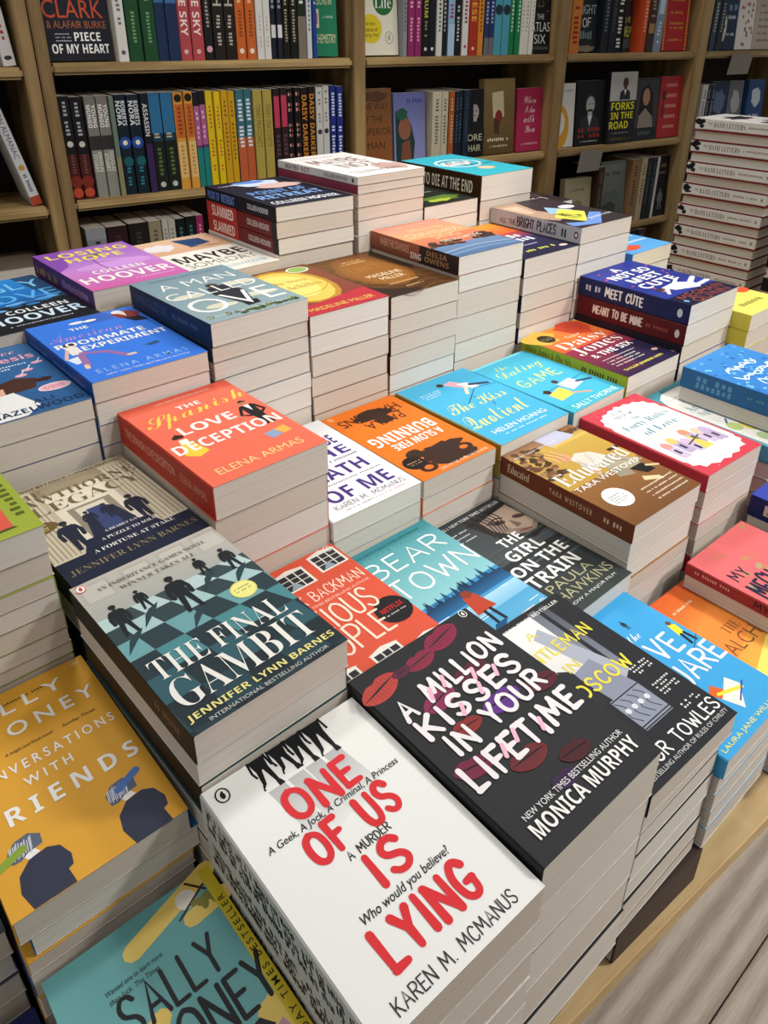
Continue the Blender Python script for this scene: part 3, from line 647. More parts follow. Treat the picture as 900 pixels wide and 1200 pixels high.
def a_dating(p):
    y = '#d9e57a'
    p.rect(0, .0, 1, .03, '#7fd0dc'); p.text('the', .22, .10, .42, .17, y, 'script'); p.text('Dating', .10, .18, .85, .34, y, 'script'); p.text('GAME', .12, .385, .80, .50, y, 'hand', weight=.12, seed=4)
    p.line([(.12, .66), (.96, .62)], .012, '#2a5f8c'); p.poly([(.15, .70), (.42, .66), (.45, .80), (.16, .82)], '#e9d05a'); p.cir(.20, .66, .05, '#3b241c'); p.poly([(.46, .62), (.72, .60), (.78, .72), (.50, .76)], '#cfd8e6'); p.cir(.50, .58, .045, '#4a3026'); p.line([(.72, .68), (.92, .72)], .04, '#27345a'); p.line([(.42, .78), (.62, .86)], .04, '#d7a882')
    p.rect(0, .89, 1, 1, '#3fb0c6'); p.text('SALLY THORNE', .12, .915, .93, .975, '#e8f4f6', 'sans', 'author')
def a_edu(p):
    p.rect(0, 0, 1, .10, '#8a6248', '#9d7a58'); p.rect(0, .10, 1, .55, '#c2a04c', '#b8923f'); p.rect(0, .55, 1, 1, '#8e6134', '#6f4726')
    rg = random.Random(9)
    for i in range(60): p.blob(rg.uniform(.03, .33), rg.uniform(.05, .40), .045, .022, ('#5f3f28', '#7c573a', '#a07a52', '#43301f')[i % 4], i, 7); p.k -= .88
    for i in range(30): p.blob(rg.uniform(.62, .95), rg.uniform(.02, .10), .05, .02, ('#5f3f28', '#43301f', '#8a5c3c')[i % 3], i, 7); p.k -= .88
    p.k += 2
    p.poly([(.45, .0), (.78, .0), (.86, .12), (.50, .16)], '#b9b9cf'); p.rect(.5, .13, 1, .16, '#d3b25c')
    p.ell(.37, .235, .115, .075, '#c39a55', rot=.3); p.ell(.42, .275, .07, .05, '#cf9277', rot=.4); [p.line([(.28+.03*i, .19-.006*i), (.33+.03*i, .25), (.32+.035*i, .30)], .018, ('#d9b874', '#b3873f')[i % 2], .5, sm=True) for i in range(5)]
    p.poly([(.43, .32), (.56, .28), (.70, .33), (.78, .44), (.60, .50), (.47, .46)], '#d3cdbf'); p.poly([(.47, .34), (.52, .50), (.44, .56), (.40, .44)], '#beb7a8'); p.line([(.62, .34), (.56, .44), (.47, .50)], .045, '#c8c1b2', sm=True); p.cir(.46, .505, .03, '#cf9277')
    p.poly([(.56, .47), (.78, .42), (.92, .55), (.90, .64), (.72, .62), (.58, .56)], '#a89d85'); p.poly([(.58, .54), (.74, .60), (.70, .68), (.54, .64)], '#948a76'); p.line([(.62, .48), (.80, .52), (.88, .60)], .012, '#7d735f', sm=True)
    p.poly([(.72, .62), (.90, .62), (.92, .72), (.80, .72)], '#1f1a18'); p.poly([(.70, .72), (.84, .78), (.83, .82), (.66, .76)], '#d9c49a'); p.line([(.90, .66), (1.0, .70)], .03, '#d9c49a'); p.rect(.85, .38, 1, .41, '#3a2a1f')
    p.text('THE NO.1 SUNDAY TIMES BESTSELLER', .03, .085, .62, .10, W_, 'sans', 'blurb')
    p.text('Educated', .03, .385, .97, .515, W_, 'serif', slope=-.0); p.text('TARA WESTOVER', .04, .555, .97, .60, W_, 'sans', 'author')
    p.cir(.25, .765, .14, '#f3f1ec'); 
    for v in (.735, .757, .779, .80): p.marks(.16, v, .34, v+.012, '#4e5a66', 9, int(v*1000))
    for i in range(4): p.marks(.50, .80+.04*i, .97, .815+.04*i, '#e9dcc8', 24, i)
def a_forty(p):
    rg = random.Random(4)
    for i in range(80): p.cir(rg.random()*.94+.03, rg.random()*.94+.03, .012, '#e0808a', 6); p.k -= .88
    p.k += 1
    half = [(.5, .045), (.56, .07), (.64, .06), (.70, .085), (.78, .08), (.82, .11), (.89, .12), (.90, .16), (.955, .19), (.94, .24), (.965, .28), (.965, .80), (.94, .83), (.95, .87), (.88, .89), (.86, .93), (.76, .925), (.68, .955), (.58, .94), (.5, .965)]
    p.poly(half+[(1-u, v) for u, v in half[::-1][1:-1]], '#f4f3ef')
    p.text('ELIF', .32, .10, .50, .135, '#6f8094', 'serif', 'author'); p.text('SHAFAK', .27, .15, .58, .19, '#6f8094', 'serif', 'author'); p.text('The', .42, .225, .54, .26, '#3f8798', 'serif'); p.text('Forty Rules', .14, .28, .88, .365, '#3f8798', 'serif'); p.text('of Love', .24, .39, .80, .465, '#3f8798', 'serif')
    p.rect(.16, .49, .86, .498, '#d9c98c')
    for i, (u, v, c) in enumerate(((.18, .62, '#e0928a'), (.32, .60, '#efc06a'), (.44, .66, '#c9b0c8'), (.58, .58, '#e88f6f'), (.72, .62, '#d7bfa0'), (.82, .64, '#b8a7c6'))):
        p.rect(u-.065, v, u+.065, v+.17, ('#c3b3cb', '#b09fbd')[i % 2]); p.ell(u, v, .06, .042, c); p.line([(u, v-.03), (u, v-.06)], .01, c); p.rect(u-.02, v+.06, u+.02, v+.12, '#3a3545')
    p.poly([(.46, .80), (.54, .60), (.62, .80)], '#d8c35a'); p.line([(.40, .70), (.66, .66)], .02, '#555044'); p.rect(.18, .80, .82, .84, '#e9e4da'); p.marks(.3, .86, .7, .875, '#b9b4aa', 16, 3)
def a_arch(p):
    p.rect(0, 0, 1, 1, '#4d9db4', '#5ba6b6'); p.poly([(.06, .2), (.14, .1), (.3, .05), (.7, .05), (.86, .1), (.95, .2), (.95, .95), (.06, .95)], '#f3f2ea')
    p.marks(.28, .14, .7, .16, '#9aa7b0', 16, 2); p.text('Architect', .14, .28, .86, .36, '#86a7b4', 'serif'); p.text("Apprentice", .14, .38, .88, .46, '#86a7b4', 'serif')
    for i, (u, v, r, c) in enumerate(((.2, .66, .1, '#c6d68a'), (.4, .72, .14, '#e9d873'), (.62, .66, .1, '#7fb9c4'), (.78, .74, .13, '#e8d66a'), (.5, .86, .16, '#efe39a'), (.25, .86, .1, '#bcd29a'))): p.cir(u, v, r, c)
    p.cir(.44, .74, .05, '#c87d55'); p.line([(.2, .6), (.3, .56)], .03, '#5f7f8c')
def a_blue(p):
    p.rect(0, 0, 1, 1, '#3a86c8', '#2f6fbe'); rg = random.Random(5)
    for i in range(140): u, v = rg.uniform(.03, .97), rg.uniform(.03, .97); p.blob(u, v, .03, .014, ('#2a5fae', '#5aa2dc', '#2b74b8', '#82c0e6')[i % 4], i, 6); p.k -= .88
    p.k += 1
    for r, (a, b) in enumerate(((.2, .75), (.14, .88), (.25, .8), (.18, .7))):
        n = 13; p.line([(a+(b-a)*i/n, .26+.12*r+rg.uniform(-.04, .04)) for i in range(n+1)], .022, '#cfe8f4', sm=True); p.line([(a+(b-a)*i/n, .27+.12*r+rg.uniform(-.04, .04)) for i in range(n+1)], .014, '#e4f3f8', sm=True)
def a_daisy(p):
    p.rect(0, 0, 1, .42, '#e0903a', '#d4552e'); p.rect(0, .42, 1, 1, '#8e2d44', '#2c2140'); p.blob(.15, .1, .22, .14, '#efb44a', 2); p.blob(.75, .12, .25, .15, '#c9452c', 4); p.rect(.45, .60, 1, 1, '#2a2142')
    p.cir(.20, .14, .11, '#2b2a1a'); p.marks(.12, .125, .28, .135, '#c9c07a', 8, 1); p.marks(.12, .15, .28, .16, '#c9c07a', 8, 2)
    p.text('Taylor', .40, .20, .66, .26, '#e9c9a0', 'italic'); p.text('Daisy', .08, .27, .92, .42, '#f3e9dc', 'serif'); p.text('Jones', .10, .40, .92, .55, '#f3e9dc', 'serif'); p.text('& THE SIX', .16, .575, .88, .645, W_, 'bold')
    p.rect(.15, .70, .75, .706, '#d8d4c8')
    for v in (.74, .78, .82): p.marks(.15, v, .68, v+.016, '#d8d4c8', 22, int(v*100))
    p.text('TAYLOR JENKINS REID', .12, .90, .84, .935, '#e6d860', 'bold', 'author'); p.ell(.90, .82, .05, .02, '#e8b49a')
def a_cute(p):
    p.rect(0, 0, 1, .6, '#2c3a94', '#23307e'); rg = random.Random(8)
    for i in range(20): p.cir(rg.uniform(.05, .95), rg.uniform(.05, .7), .02, ('#c9485e', '#d8566a')[i % 2], 7)
    p.text('A', .40, .06, .54, .15, W_, 'fat'); p.text('NOT SO', .14, .18, .86, .285, W_, 'fat'); p.text('MEET', .22, .32, .80, .425, W_, 'fat'); p.text('CUTE', .14, .46, .80, .57, W_, 'fat')
    p.poly([(.30, .62), (.60, .60), (.78, .70), (.70, .80), (.36, .72)], '#e6e6ee'); p.line([(.62, .72), (.95, .62)], .06, '#e6e6ee'); p.line([(.64, .76), (.98, .74)], .06, '#dfe0ea'); p.cir(.24, .66, .055, '#c99b7c'); p.ell(.22, .645, .06, .03, '#4a3024'); p.line([(.32, .66), (.18, .74)], .04, '#e6e6ee'); p.line([(.55, .62), (.74, .56)], .04, '#e6e6ee')
    p.rect(0, .80, 1, 1, '#151a33'); p.text('MEGHAN', .12, .82, .92, .895, '#a24a3c', 'hand', 'author', weight=.14, seed=3); p.text('QUINN', .2, .91, .86, .985, '#a24a3c', 'hand', 'author', weight=.14, seed=4); p.cir(.1, .92, .03, '#6fa0c8')
def a_yel(p):
    p.rect(0, 0, 1, 1, '#eadb62', '#f0e06a'); p.rect(.62, .1, 1, .55, '#2c2c5c'); p.ell(.9, .62, .14, .06, '#d9592e'); p.line([(.3, .45), (.7, .36)], .03, '#8a7a4a'); p.marks(.25, .80, .8, .86, '#6b6230', 10, 4); p.line([(.3, .72), (.62, .66)], .02, '#6b5f3a')
def a_hazel(p):
    p.rect(0, 0, 1, 1, '#38699c', '#2f5c8e'); pk = '#e3a6b4'
    p.text('the love', .34, .05, .84, .14, pk, 'script'); p.text('Hypothesis', .10, .17, .95, .28, pk, 'bold'); p.marks(.3, .30, .85, .32, '#dfe6ee', 22, 3); p.marks(.3, .34, .7, .36, '#dfe6ee', 16, 3)
    for u, v in ((.92, .34), (.80, .42), (.72, .48)): p.ell(u, v, .05, .02, pk); p.line([(u, v), (u+.05, v-.06)], .01, '#dfe6ee')
    p.poly([(.36, .56), (.66, .50), (.80, .56), (.74, .68), (.46, .70)], '#4a2f26'); p.blob(.84, .60, .07, .03, '#3c261f', 3); p.poly([(.40, .60), (.52, .60), (.50, .70), (.38, .70)], '#e0b194'); p.poly([(.16, .72), (.56, .68), (.66, .90), (.52, .99), (.12, .99)], '#eceae8'); p.line([(.3, .76), (.4, .94)], .008, '#b9b7b5')
    p.ell(.86, .73, .13, .05, '#f2dfe2'); p.ell(.86, .73, .115, .042, '#e8aebb'); p.marks(.78, .715, .94, .725, '#a03a58', 9, 2); p.marks(.78, .735, .94, .745, '#a03a58', 9, 3)
    p.text('ALI', .62, .83, .78, .88, '#1d3558', 'sans', 'author'); p.text('HAZELWOOD', .28, .90, .97, .96, '#1d3558', 'bold', 'author')
def a_room(p):
    p.rect(.48, .0, .74, .16, '#3a66c0')
    p.text('THE', .30, .17, .46, .215, W_, 'bold'); p.text('American', .05, .23, .70, .36, '#b08ad6', 'script'); p.text('ROOMMATE', .05, .385, .84, .455, W_, 'bold'); p.text('EXPERIMENT', .22, .485, .98, .555, W_, 'bold')
    p.ell(.42, .09, .07, .02, W_); p.ell(.54, .10, .06, .02, W_); p.poly([(.74, .08), (.90, .05), (1.0, .13), (.93, .22), (.78, .18)], '#8e3a34'); p.cir(.82, .06, .05, W_); p.poly([(.80, .18), (.95, .20), (.98, .30), (.86, .28)], '#23262e'); p.poly([(.80, .08), (.88, .07), (.86, .16)], '#efe4dc')
    p.cir(.16, .43, .06, '#4a2a22'); p.poly([(.10, .44), (.20, .46), (.20, .60), (.10, .58)], '#e9e2dc'); p.line([(.10, .50), (.03, .62)], .03, '#e0b79a'); p.poly([(.03, .63), (.13, .61), (.16, .70), (.06, .72)], '#dfe6f2'); p.line([(.16, .60), (.12, .76)], .06, '#9a6fa6'); p.line([(.18, .58), (.36, .64), (.46, .76)], .055, '#9a6fa6'); p.line([(.11, .76), (.10, .80)], .04, '#e6c7a4'); p.line([(.47, .76), (.52, .76)], .04, '#e6c7a4')
    p.poly([(.66, .68), (.78, .66), (.80, .70), (.70, .71)], '#35507a')
    p.text('ELENA ARMAS', .12, .85, .90, .905, '#8fb6f0', 'space', 'author'); p.text('NEW YORK TIMES BESTSELLING AUTHOR', .16, .935, .88, .955, '#d6e2f6', 'sans', 'blurb')
def a_ove(p):
    p.rect(0, 0, 1, 1, '#7f97a2', '#93a9ac')
    for u, v, s in ((.2, .48, 1), (.78, .42, 1.2), (.3, .75, 1), (.75, .7, 1.3)): p.ell(u, v, .12*s, .04, '#d9d5bd', 14); p.ell(u+.08, v+.02, .1*s, .03, '#d9d5bd', 14)
    p.poly([(.46, .42), (.66, .40), (.72, .58), (.62, .80), (.50, .80), (.42, .56)], '#33343c'); p.cir(.55, .38, .06, '#4a4038'); p.poly([(.50, .80), (.66, .78), (.64, .86), (.50, .87)], '#26272d')
    p.text('FREDRIK BACKMAN', .14, .055, .86, .09, '#6d8796', 'sans', 'author')
    p.text('A MAN', .12, .17, .90, .30, W_, 'thin', slope=-.0); p.text('CALLED', .04, .38, .95, .52, W_, 'thin'); p.text('OVE', .06, .58, .94, .84, W_, 'thin')
    rg = random.Random(2)
    for i in range(40): p.blob(rg.uniform(.04, .96), .93+rg.uniform(-.02, .03), .03, .02, ('#4c5a3a', '#6b7a4a', '#3a4630')[i % 3], i, 6); p.k -= .88
    p.k += 1; p.marks(.05, .905, .95, .92, '#e0e0d0', 36, 3)
def a_ach(p):
    p.rect(0, 0, 1, 1, '#7a4a2c', '#8a3a34'); p.ell(.44, .42, .42, .40, '#b98a2e'); p.ell(.42, .42, .38, .36, '#e3c25a'); p.ell(.40, .40, .28, .27, '#f0d878'); p.poly([(0, .85), (1, .72), (1, 1), (0, 1)], '#b8303c')
    p.text('The Song', .22, .28, .68, .36, '#a87c2c', 'serif'); p.text('of Achilles', .18, .40, .74, .48, '#a87c2c', 'serif'); p.line([(.1, .5), (.3, .62), (.6, .6), (.78, .5)], .012, '#b98a2e', sm=True); p.ell(.80, .10, .14, .07, '#e8e6d8'); p.ell(.80, .10, .12, .058, '#8fae5c')
    p.text('MADELINE MILLER', .10, .88, .90, .94, '#e0c05a', 'sans', 'author')
def a_circe(p):
    p.rect(0, 0, 1, 1, '#6b4420', '#4a3018')
    for i in range(9): p.line([(0, .08+.11*i), (.35, .14+.11*i), (.7, .06+.11*i), (1, .12+.11*i)], .012, '#8a5c2c', sm=True)
    p.blob(.48, .45, .40, .38, '#80501f', 3, 20, .1); p.ell(.48, .46, .34, .33, '#8f5c24'); p.poly([(.85, .1), (1, .0), (1, .5), (.9, .6)], '#2f2016'); p.poly([(0, .7), (.2, .85), (.5, .95), (.4, 1), (0, 1)], '#2f2016')
    p.marks(.38, .14, .66, .16, '#d8bc8a', 12, 1); p.marks(.34, .19, .68, .21, '#d8bc8a', 14, 2); p.text('CIRCE', .24, .30, .72, .42, '#a8702c', 'serif')
    p.text('MADELINE', .26, .52, .74, .585, '#ead9b4', 'sans', 'author'); p.text('MILLER', .34, .61, .68, .675, '#ead9b4', 'sans', 'author'); p.marks(.3, .76, .72, .78, '#d8bc8a', 16, 4); p.marks(.4, .86, .66, .88, '#d8bc8a', 10, 6)
def a_craw(p):
    p.rect(0, 0, 1, .45, '#dc8a76', '#e6a070'); p.rect(0, .45, 1, .70, '#dd8058', '#c8705a'); p.rect(0, .70, 1, 1, '#6f87a8', '#4a6a92'); rg = random.Random(3)
    for i in range(26): p.blob(rg.uniform(.0, .5), rg.uniform(.60, .72), .06, .025, ('#3c2a24', '#5a3a2a')[i % 2], i, 7); p.blob(rg.uniform(.72, 1), rg.uniform(.58, .70), .05, .03, '#3c2a24', i+50, 7); p.k -= 1.76
    p.k += 2; p.line([(0, .86), (.5, .82), (1, .88)], .02, '#a9bccf', sm=True); p.line([(0, .93), (.5, .90), (1, .95)], .02, '#88a3c2', sm=True)
    p.marks(.2, .06, .85, .075, '#f4d9c8', 26, 3); p.text('Where the', .30, .18, .80, .26, '#f2d2a8', 'thin'); p.text('CRAWDADS', .10, .30, .92, .40, '#f2d2a8', 'thin'); p.text('SING', .32, .44, .72, .53, '#f2d2a8', 'thin'); p.text('DELIA OWENS', .3, .575, .9, .63, '#f4ead8', 'sans', 'author')
def a_navy(p):
    p.rect(0, 0, 1, .35, '#e69a34', '#d85a2e'); p.rect(0, .35, 1, .55, '#b8443a', '#3c3a6a'); p.rect(0, .55, 1, 1, '#2a2748', '#221f3a'); p.marks(.12, .40, .85, .50, W_, 7, 8); p.marks(.35, .53, .88, .63, '#e8e8f2', 6, 9); p.marks(.15, .70, .72, .73, '#b9b4d8', 18, 3)
    p.marks(.10, .83, .80, .88, '#d8d84a', 12, 5); p.ell(.88, .90, .07, .025, '#e3c7b4')
def a_bright(p):
    p.rect(0, 0, 1, 1, '#3d3236', '#332a2e'); p.poly([(0, 0), (.45, .0), (.30, .35), (.45, .62), (.1, .72), (0, .6)], '#b8987e'); p.poly([(.05, .1), (.3, .12), (.2, .4), (.08, .4)], '#d3b59c'); p.poly([(.30, .5), (.52, .3), (.72, .5), (.60, .62)], '#9cc0dc'); p.poly([(.18, .62), (.6, .42), (.76, .62), (.34, .88)], '#e9e05a')
    p.text('NO. 1', .34, .56, .60, .66, '#4c5530', 'hand', 'blurb', weight=.16, seed=2, slope=-.1); p.text('FILM', .34, .68, .56, .75, '#4c5530', 'hand', 'blurb', weight=.16, seed=5, slope=-.1); p.poly([(.05, .80), (.3, .88), (.78, .66), (.9, .72), (.4, .99), (0, .92)], '#6f92d0'); p.ell(.80, .40, .13, .06, '#ecebe6'); p.text('JENNIFER NIVEN', .48, .80, .98, .85, '#e8e6e2', 'sans', 'author', slope=-.08)
def a_losing(p):
    p.rect(0, 0, 1, .5, '#9a62b8', '#c084d2'); p.rect(0, .5, 1, 1, '#c888d4', '#cf62a4'); p.poly([(0, .0), (.3, 0), (.15, .4), (0, .5)], '#8a4fae'); p.line([(.45, .36), (.9, .48)], .03, '#dcaae2'); p.ell(.55, .52, .4, .08, '#d39ade')
    p.line([(.44, .34), (.42, .48), (.44, .62)], .012, '#4a2438', sm=True); p.blob(.5, .24, .08, .03, '#6b7a3a', 2); p.line([(.3, .30), (.62, .2)], .012, '#5a6a34')
    y = '#efe05c'
    p.text('LOSING', .08, .07, .94, .185, y, 'bold'); p.text('HOPE', .20, .225, .80, .335, y, 'bold'); p.text('COLLEEN', .24, .60, .78, .68, W_, 'bold', 'author'); p.text('HOOVER', .04, .72, .96, .86, W_, 'bold', 'author'); p.marks(.5, .9, .92, .915, '#f4d8ec', 18, 2)
def a_ugly(p):
    p.rect(0, 0, 1, .62, '#2c8ad6', '#1d5ea6'); p.poly([(.75, 0), (1, 0), (1, .62), (.85, .62)], '#2a4a6e'); p.rect(0, .55, 1, 1, '#23262c', '#1d1e22'); rg = random.Random(1)
    for i in range(20): p.blob(rg.uniform(.1, .9), rg.uniform(.45, .62), .08, .02, ('#2f7fc4', '#2a5c94', '#68aee6')[i % 3], i, 8); p.k -= .88
    p.k += 1; p.text('UGLY', .12, .10, .96, .26, '#7cc4f2', 'sans'); p.text('LOVE', .12, .33, .98, .49, '#5aaef0', 'sans'); p.text('COLLEEN', .30, .64, .90, .71, '#e2e6ea', 'bold', 'author'); p.text('HOOVER', .06, .74, .97, .86, '#d3e6f4', 'bold', 'author'); p.marks(.2, .90, .8, .915, '#c8ccd2', 22, 2)
def a_maybe(p):
    p.rect(0, 0, 1, .4, '#e3bf9c', '#d9a987'); p.blob(.2, .2, .18, .1, '#e8e2e4', 3); p.poly([(.45, .06), (.80, .10), (.82, .26), (.52, .30)], '#2c4a78'); p.line([(.5, .3), (.9, .34)], .02, '#4a3428'); p.rect(0, .42, 1, 1, '#eee9dc'); 
    p.text('MAYBE', .06, .50, .94, .66, '#24221f', 'bold'); p.text('SOMEDAY', .06, .69, .94, .80, '#6b6456', 'thin'); p.text('COLLEEN HOOVER', .3, .86, .94, .92, '#7fb4c8', 'sans', 'author')
def a_slam(p):
    p.rect(0, 0, 1, 1, '#1c1e2c', '#232634'); p.blob(.55, .16, .3, .12, '#cfd9ea', 4); p.blob(.68, .3, .28, .1, '#d9b6ac', 5); p.blob(.5, .08, .22, .06, '#5f8cd0', 7); p.marks(.08, .1, .3, .14, '#b9bcc8', 10, 2)
    p.text('POINT OF', .14, .44, .86, .56, '#6f9ad8', 'bold'); p.text('RETREAT', .10, .60, .92, .73, '#86aee6', 'bold'); p.text('COLLEEN HOOVER', .08, .83, .92, .92, '#eef0f4', 'bold', 'author')
def a_notw(p):
    p.rect(0, 0, 1, 1, '#e6e0dc', '#efeae6'); rg = random.Random(6)
    p.blob(.80, .75, .2, .16, '#c9a49a', 3); p.text('MAYBE', .14, .24, .84, .42, '#7c4a4e', 'hand', weight=.1, seed=2); p.text('NOT', .3, .48, .80, .66, '#7c4a4e', 'hand', weight=.1, seed=5); p.marks(.12, .1, .7, .13, '#8f8a88', 20, 2); p.text('COLLEEN HOOVER', .12, .80, .84, .88, '#5a4a4c', 'thin', 'author')
def a_turq(p):
    p.ell(.48, .42, .36, .2, '#e8f0ef'); p.ell(.48, .42, .32, .17, '#3fb6c6'); p.blob(.46, .42, .26, .1, '#e6e9e6', 3); p.text('Adam', .24, .32, .62, .44, '#2b4f58', 'script', 'blurb'); p.text('Silvera', .40, .46, .92, .58, '#1f3f48', 'script', 'author'); p.ell(.55, .72, .14, .07, '#d9b48a'); p.ell(.55, .72, .11, .05, '#e7cba6'); p.line([(.2, .5), (.45, .3), (.7, .48)], .01, '#c03a34', sm=True)
def a_grn(p): p.rect(0, 0, 1, 1, '#1d2420', '#22281f'); p.blob(.6, .8, .3, .1, '#5e7a2e', 2); p.blob(.5, .86, .2, .05, '#a9b83c', 3); p.marks(.2, .5, .8, .56, '#8a9a7a', 16, 2)
def a_bluep(p): p.rect(0, 0, 1, 1, '#4a94d2', '#5ea6e0'); p.blob(.3, .85, .2, .07, '#d8573a', 2); p.blob(.2, .35, .15, .08, '#e7c9d6', 3); p.marks(.4, .55, .95, .6, '#dbe9f4', 16, 2); p.marks(.45, .7, .95, .75, '#dbe9f4', 16, 4)
def a_gtop(p): p.rect(0, 0, 1, 1, '#2a2024', '#33272a'); p.blob(.4, .3, .3, .14, '#2f7a44', 2); p.blob(.75, .6, .15, .1, '#4a3a3a', 3); p.marks(.2, .7, .8, .82, '#d8d4cc', 7, 4)
def bent(p, u, v, s, hair, flip=1):
    """Seated figure seen from behind: dark jumper, bowed head."""
    P = lambda x, y: (u+flip*x*s, v+y*s*p.W/p.H)
    p.poly([P(-.5, 1.0), P(-.62, .45), P(-.52, .0), P(-.2, -.30), P(.25, -.36), P(.52, -.2), P(.66, .2), P(.60, .5), P(.46, .55), P(.5, 1.0)], '#33374a')
    p.poly([P(-.2, -.3), P(.1, -.36), P(.0, -.55), P(-.3, -.5)], W_)
    p.poly([P(-.55, -.40), P(-.58, -.75), P(-.35, -1.0), P(.0, -1.05), P(.25, -.85), P(.22, -.55), P(-.15, -.5), P(-.35, -.38)], hair)
    rg = random.Random(3)
    for i in range(16): a = rg.uniform(-.5, .1); p.line([P(a, -.95+rg.uniform(0, .1)), P(a-.06, -.6+rg.uniform(0, .15))], .006, '#c9ccd8')
def a_conv(p):
    p.rect(0, 0, 1, 1, '#e2a63a', '#e0a434'); 
    bent(p, .79, .865, .225, '#5c6478'); p.line([(.74, .762), (.88, .722)], .05, '#4a74b8'); bent(p, .23, .86, .225, '#5f6578'); p.line([(.0, .80), (.18, .765)], .05, '#8aa63a')
    oval_mark(p, .93, .03, '#f0dcae', r=.022)
    p.text('SALLY', .06, .065, .80, .135, W_, 'space', 'author'); p.text('ROONEY', .06, .19, .94, .265, W_, 'space', 'author')
    p.text('A bright and frank novel', .30, .33, .60, .35, '#3a3222', 'slant', 'blurb'); p.text('Sunday Times', .66, .33, .88, .35, '#3a3222', 'slant', 'blurb'); p.marks(.30, .07, .70, .082, '#4c4028', 22, 4)
    p.text('CONVERSATIONS', .04, .395, .95, .445, W_, 'space'); p.text('WITH', .33, .485, .62, .53, W_, 'space'); p.text('FRIENDS', .04, .58, .96, .66, W_, 'wide')
def a_rooney(p):
    p.rect(0, 0, 1, 1, '#5f9a9a', '#74b2b2'); yw = '#dfc163'
    p.line([(.44, .10), (.98, .01)], .11, yw); p.line([(.78, .13), (1.0, .12)], .10, yw); p.line([(.06, .30), (.06, .40)], .10, yw); p.line([(.16, .40), (.42, .33)], .10, yw)
    p.cir(.80, .06, .06, '#e3ddd0'); p.poly([(.0, .34), (.10, .34), (.12, .46), (.0, .50)], '#8f93b8'); p.cir(.06, .32, .06, '#9a7055'); p.line([(.72, .11), (.92, .05)], .014, '#3a2620'); p.line([(.84, .01), (.92, .07)], .014, '#3a2620')
    for i in range(7): p.ell(.84+.02*i, .09+.012*(i % 3), .035, .012, '#7c7a34', 8, i)
    p.line([(.72, .62), (.9, .52)], .14, yw); p.line([(.86, .52), (.92, .58)], .12, yw); p.line([(.62, .74), (.74, .68)], .14, yw); p.poly([(.72, .60), (.90, .56), (.95, .68), (.78, .74)], '#b98ea0'); p.blob(.76, .56, .08, .045, '#221e20', 2)
    k = '#15181a'
    p.text('Wanted one to learn more', .24, .155, .56, .172, '#22383a', 'slant', 'blurb'); p.text("than luck. The Times", .24, .185, .52, .202, '#22383a', 'slant', 'blurb')
    p.text('SALLY', .26, .205, .80, .325, k, 'hand', 'author', weight=.11, seed=3, jit=.02); p.text('ROONEY', .18, .355, .96, .49, k, 'hand', 'author', weight=.11, seed=4, jit=.02); p.text('NORMAL PEOPLE', .34, .60, .68, .625, k, 'sans', 'blurb')
    p.text('BEAUTIFUL', .12, .68, .92, .80, k, 'hand', weight=.11, seed=5, jit=.02); p.text('WORLD', .2, .83, .9, .95, k, 'hand', weight=.11, seed=6, jit=.02)
    p.rect(.93, 0, 1, 1, '#cdb62c'); p.text('NO. ONE SUNDAY TIMES BESTSELLER', .945, .12, .985, .95, '#3a3416', 'space', 'blurb', turn=90)
def a_redgreen(p):
    p.rect(0, 0, 1, 1, '#9aa83c', '#a2b040'); p.rect(0, 0, .86, .93, '#d75a48', '#e0604c'); p.poly([(.0, .93), (.86, .93), (.885, .945), (0, .975)], '#4c5220'); [p.rect(.90+.01*(i % 3), .12+.045*i, .96, .145+.045*i, '#5c6622') for i in range(17)]; oval_mark(p, .76, .875, '#f0d0c4', r=.02)  # dark olive strip is the red panel's shadow, painted into the print
def a_navyl(p):
    p.rect(0, 0, 1, 1, '#26285c', '#2a2e66'); rg = random.Random(4)
    for i in range(50): p.blob(rg.random()*.94+.03, rg.random()*.94+.03, .03, .012, ('#343a86', '#1b1d48')[i % 2], i, 6); p.k -= .88
    p.k += 1; p.ell(.72, .3, .26, .17, '#17183a'); p.ell(.74, .31, .18, .11, '#d9c24a')
def a_grey(p): p.rect(0, 0, 1, 1, '#3d424a', '#4c525a'); p.marks(.2, .2, .8, .25, '#cfd2d6', 14, 3)
def st(t, c, u0=.1, u1=.75, v0=.25, v1=.75, style='bold', art=None):
    def f(p):
        if art: art(p)
        p.text(t, u0, v0, u1, v1, c, style)
    return f

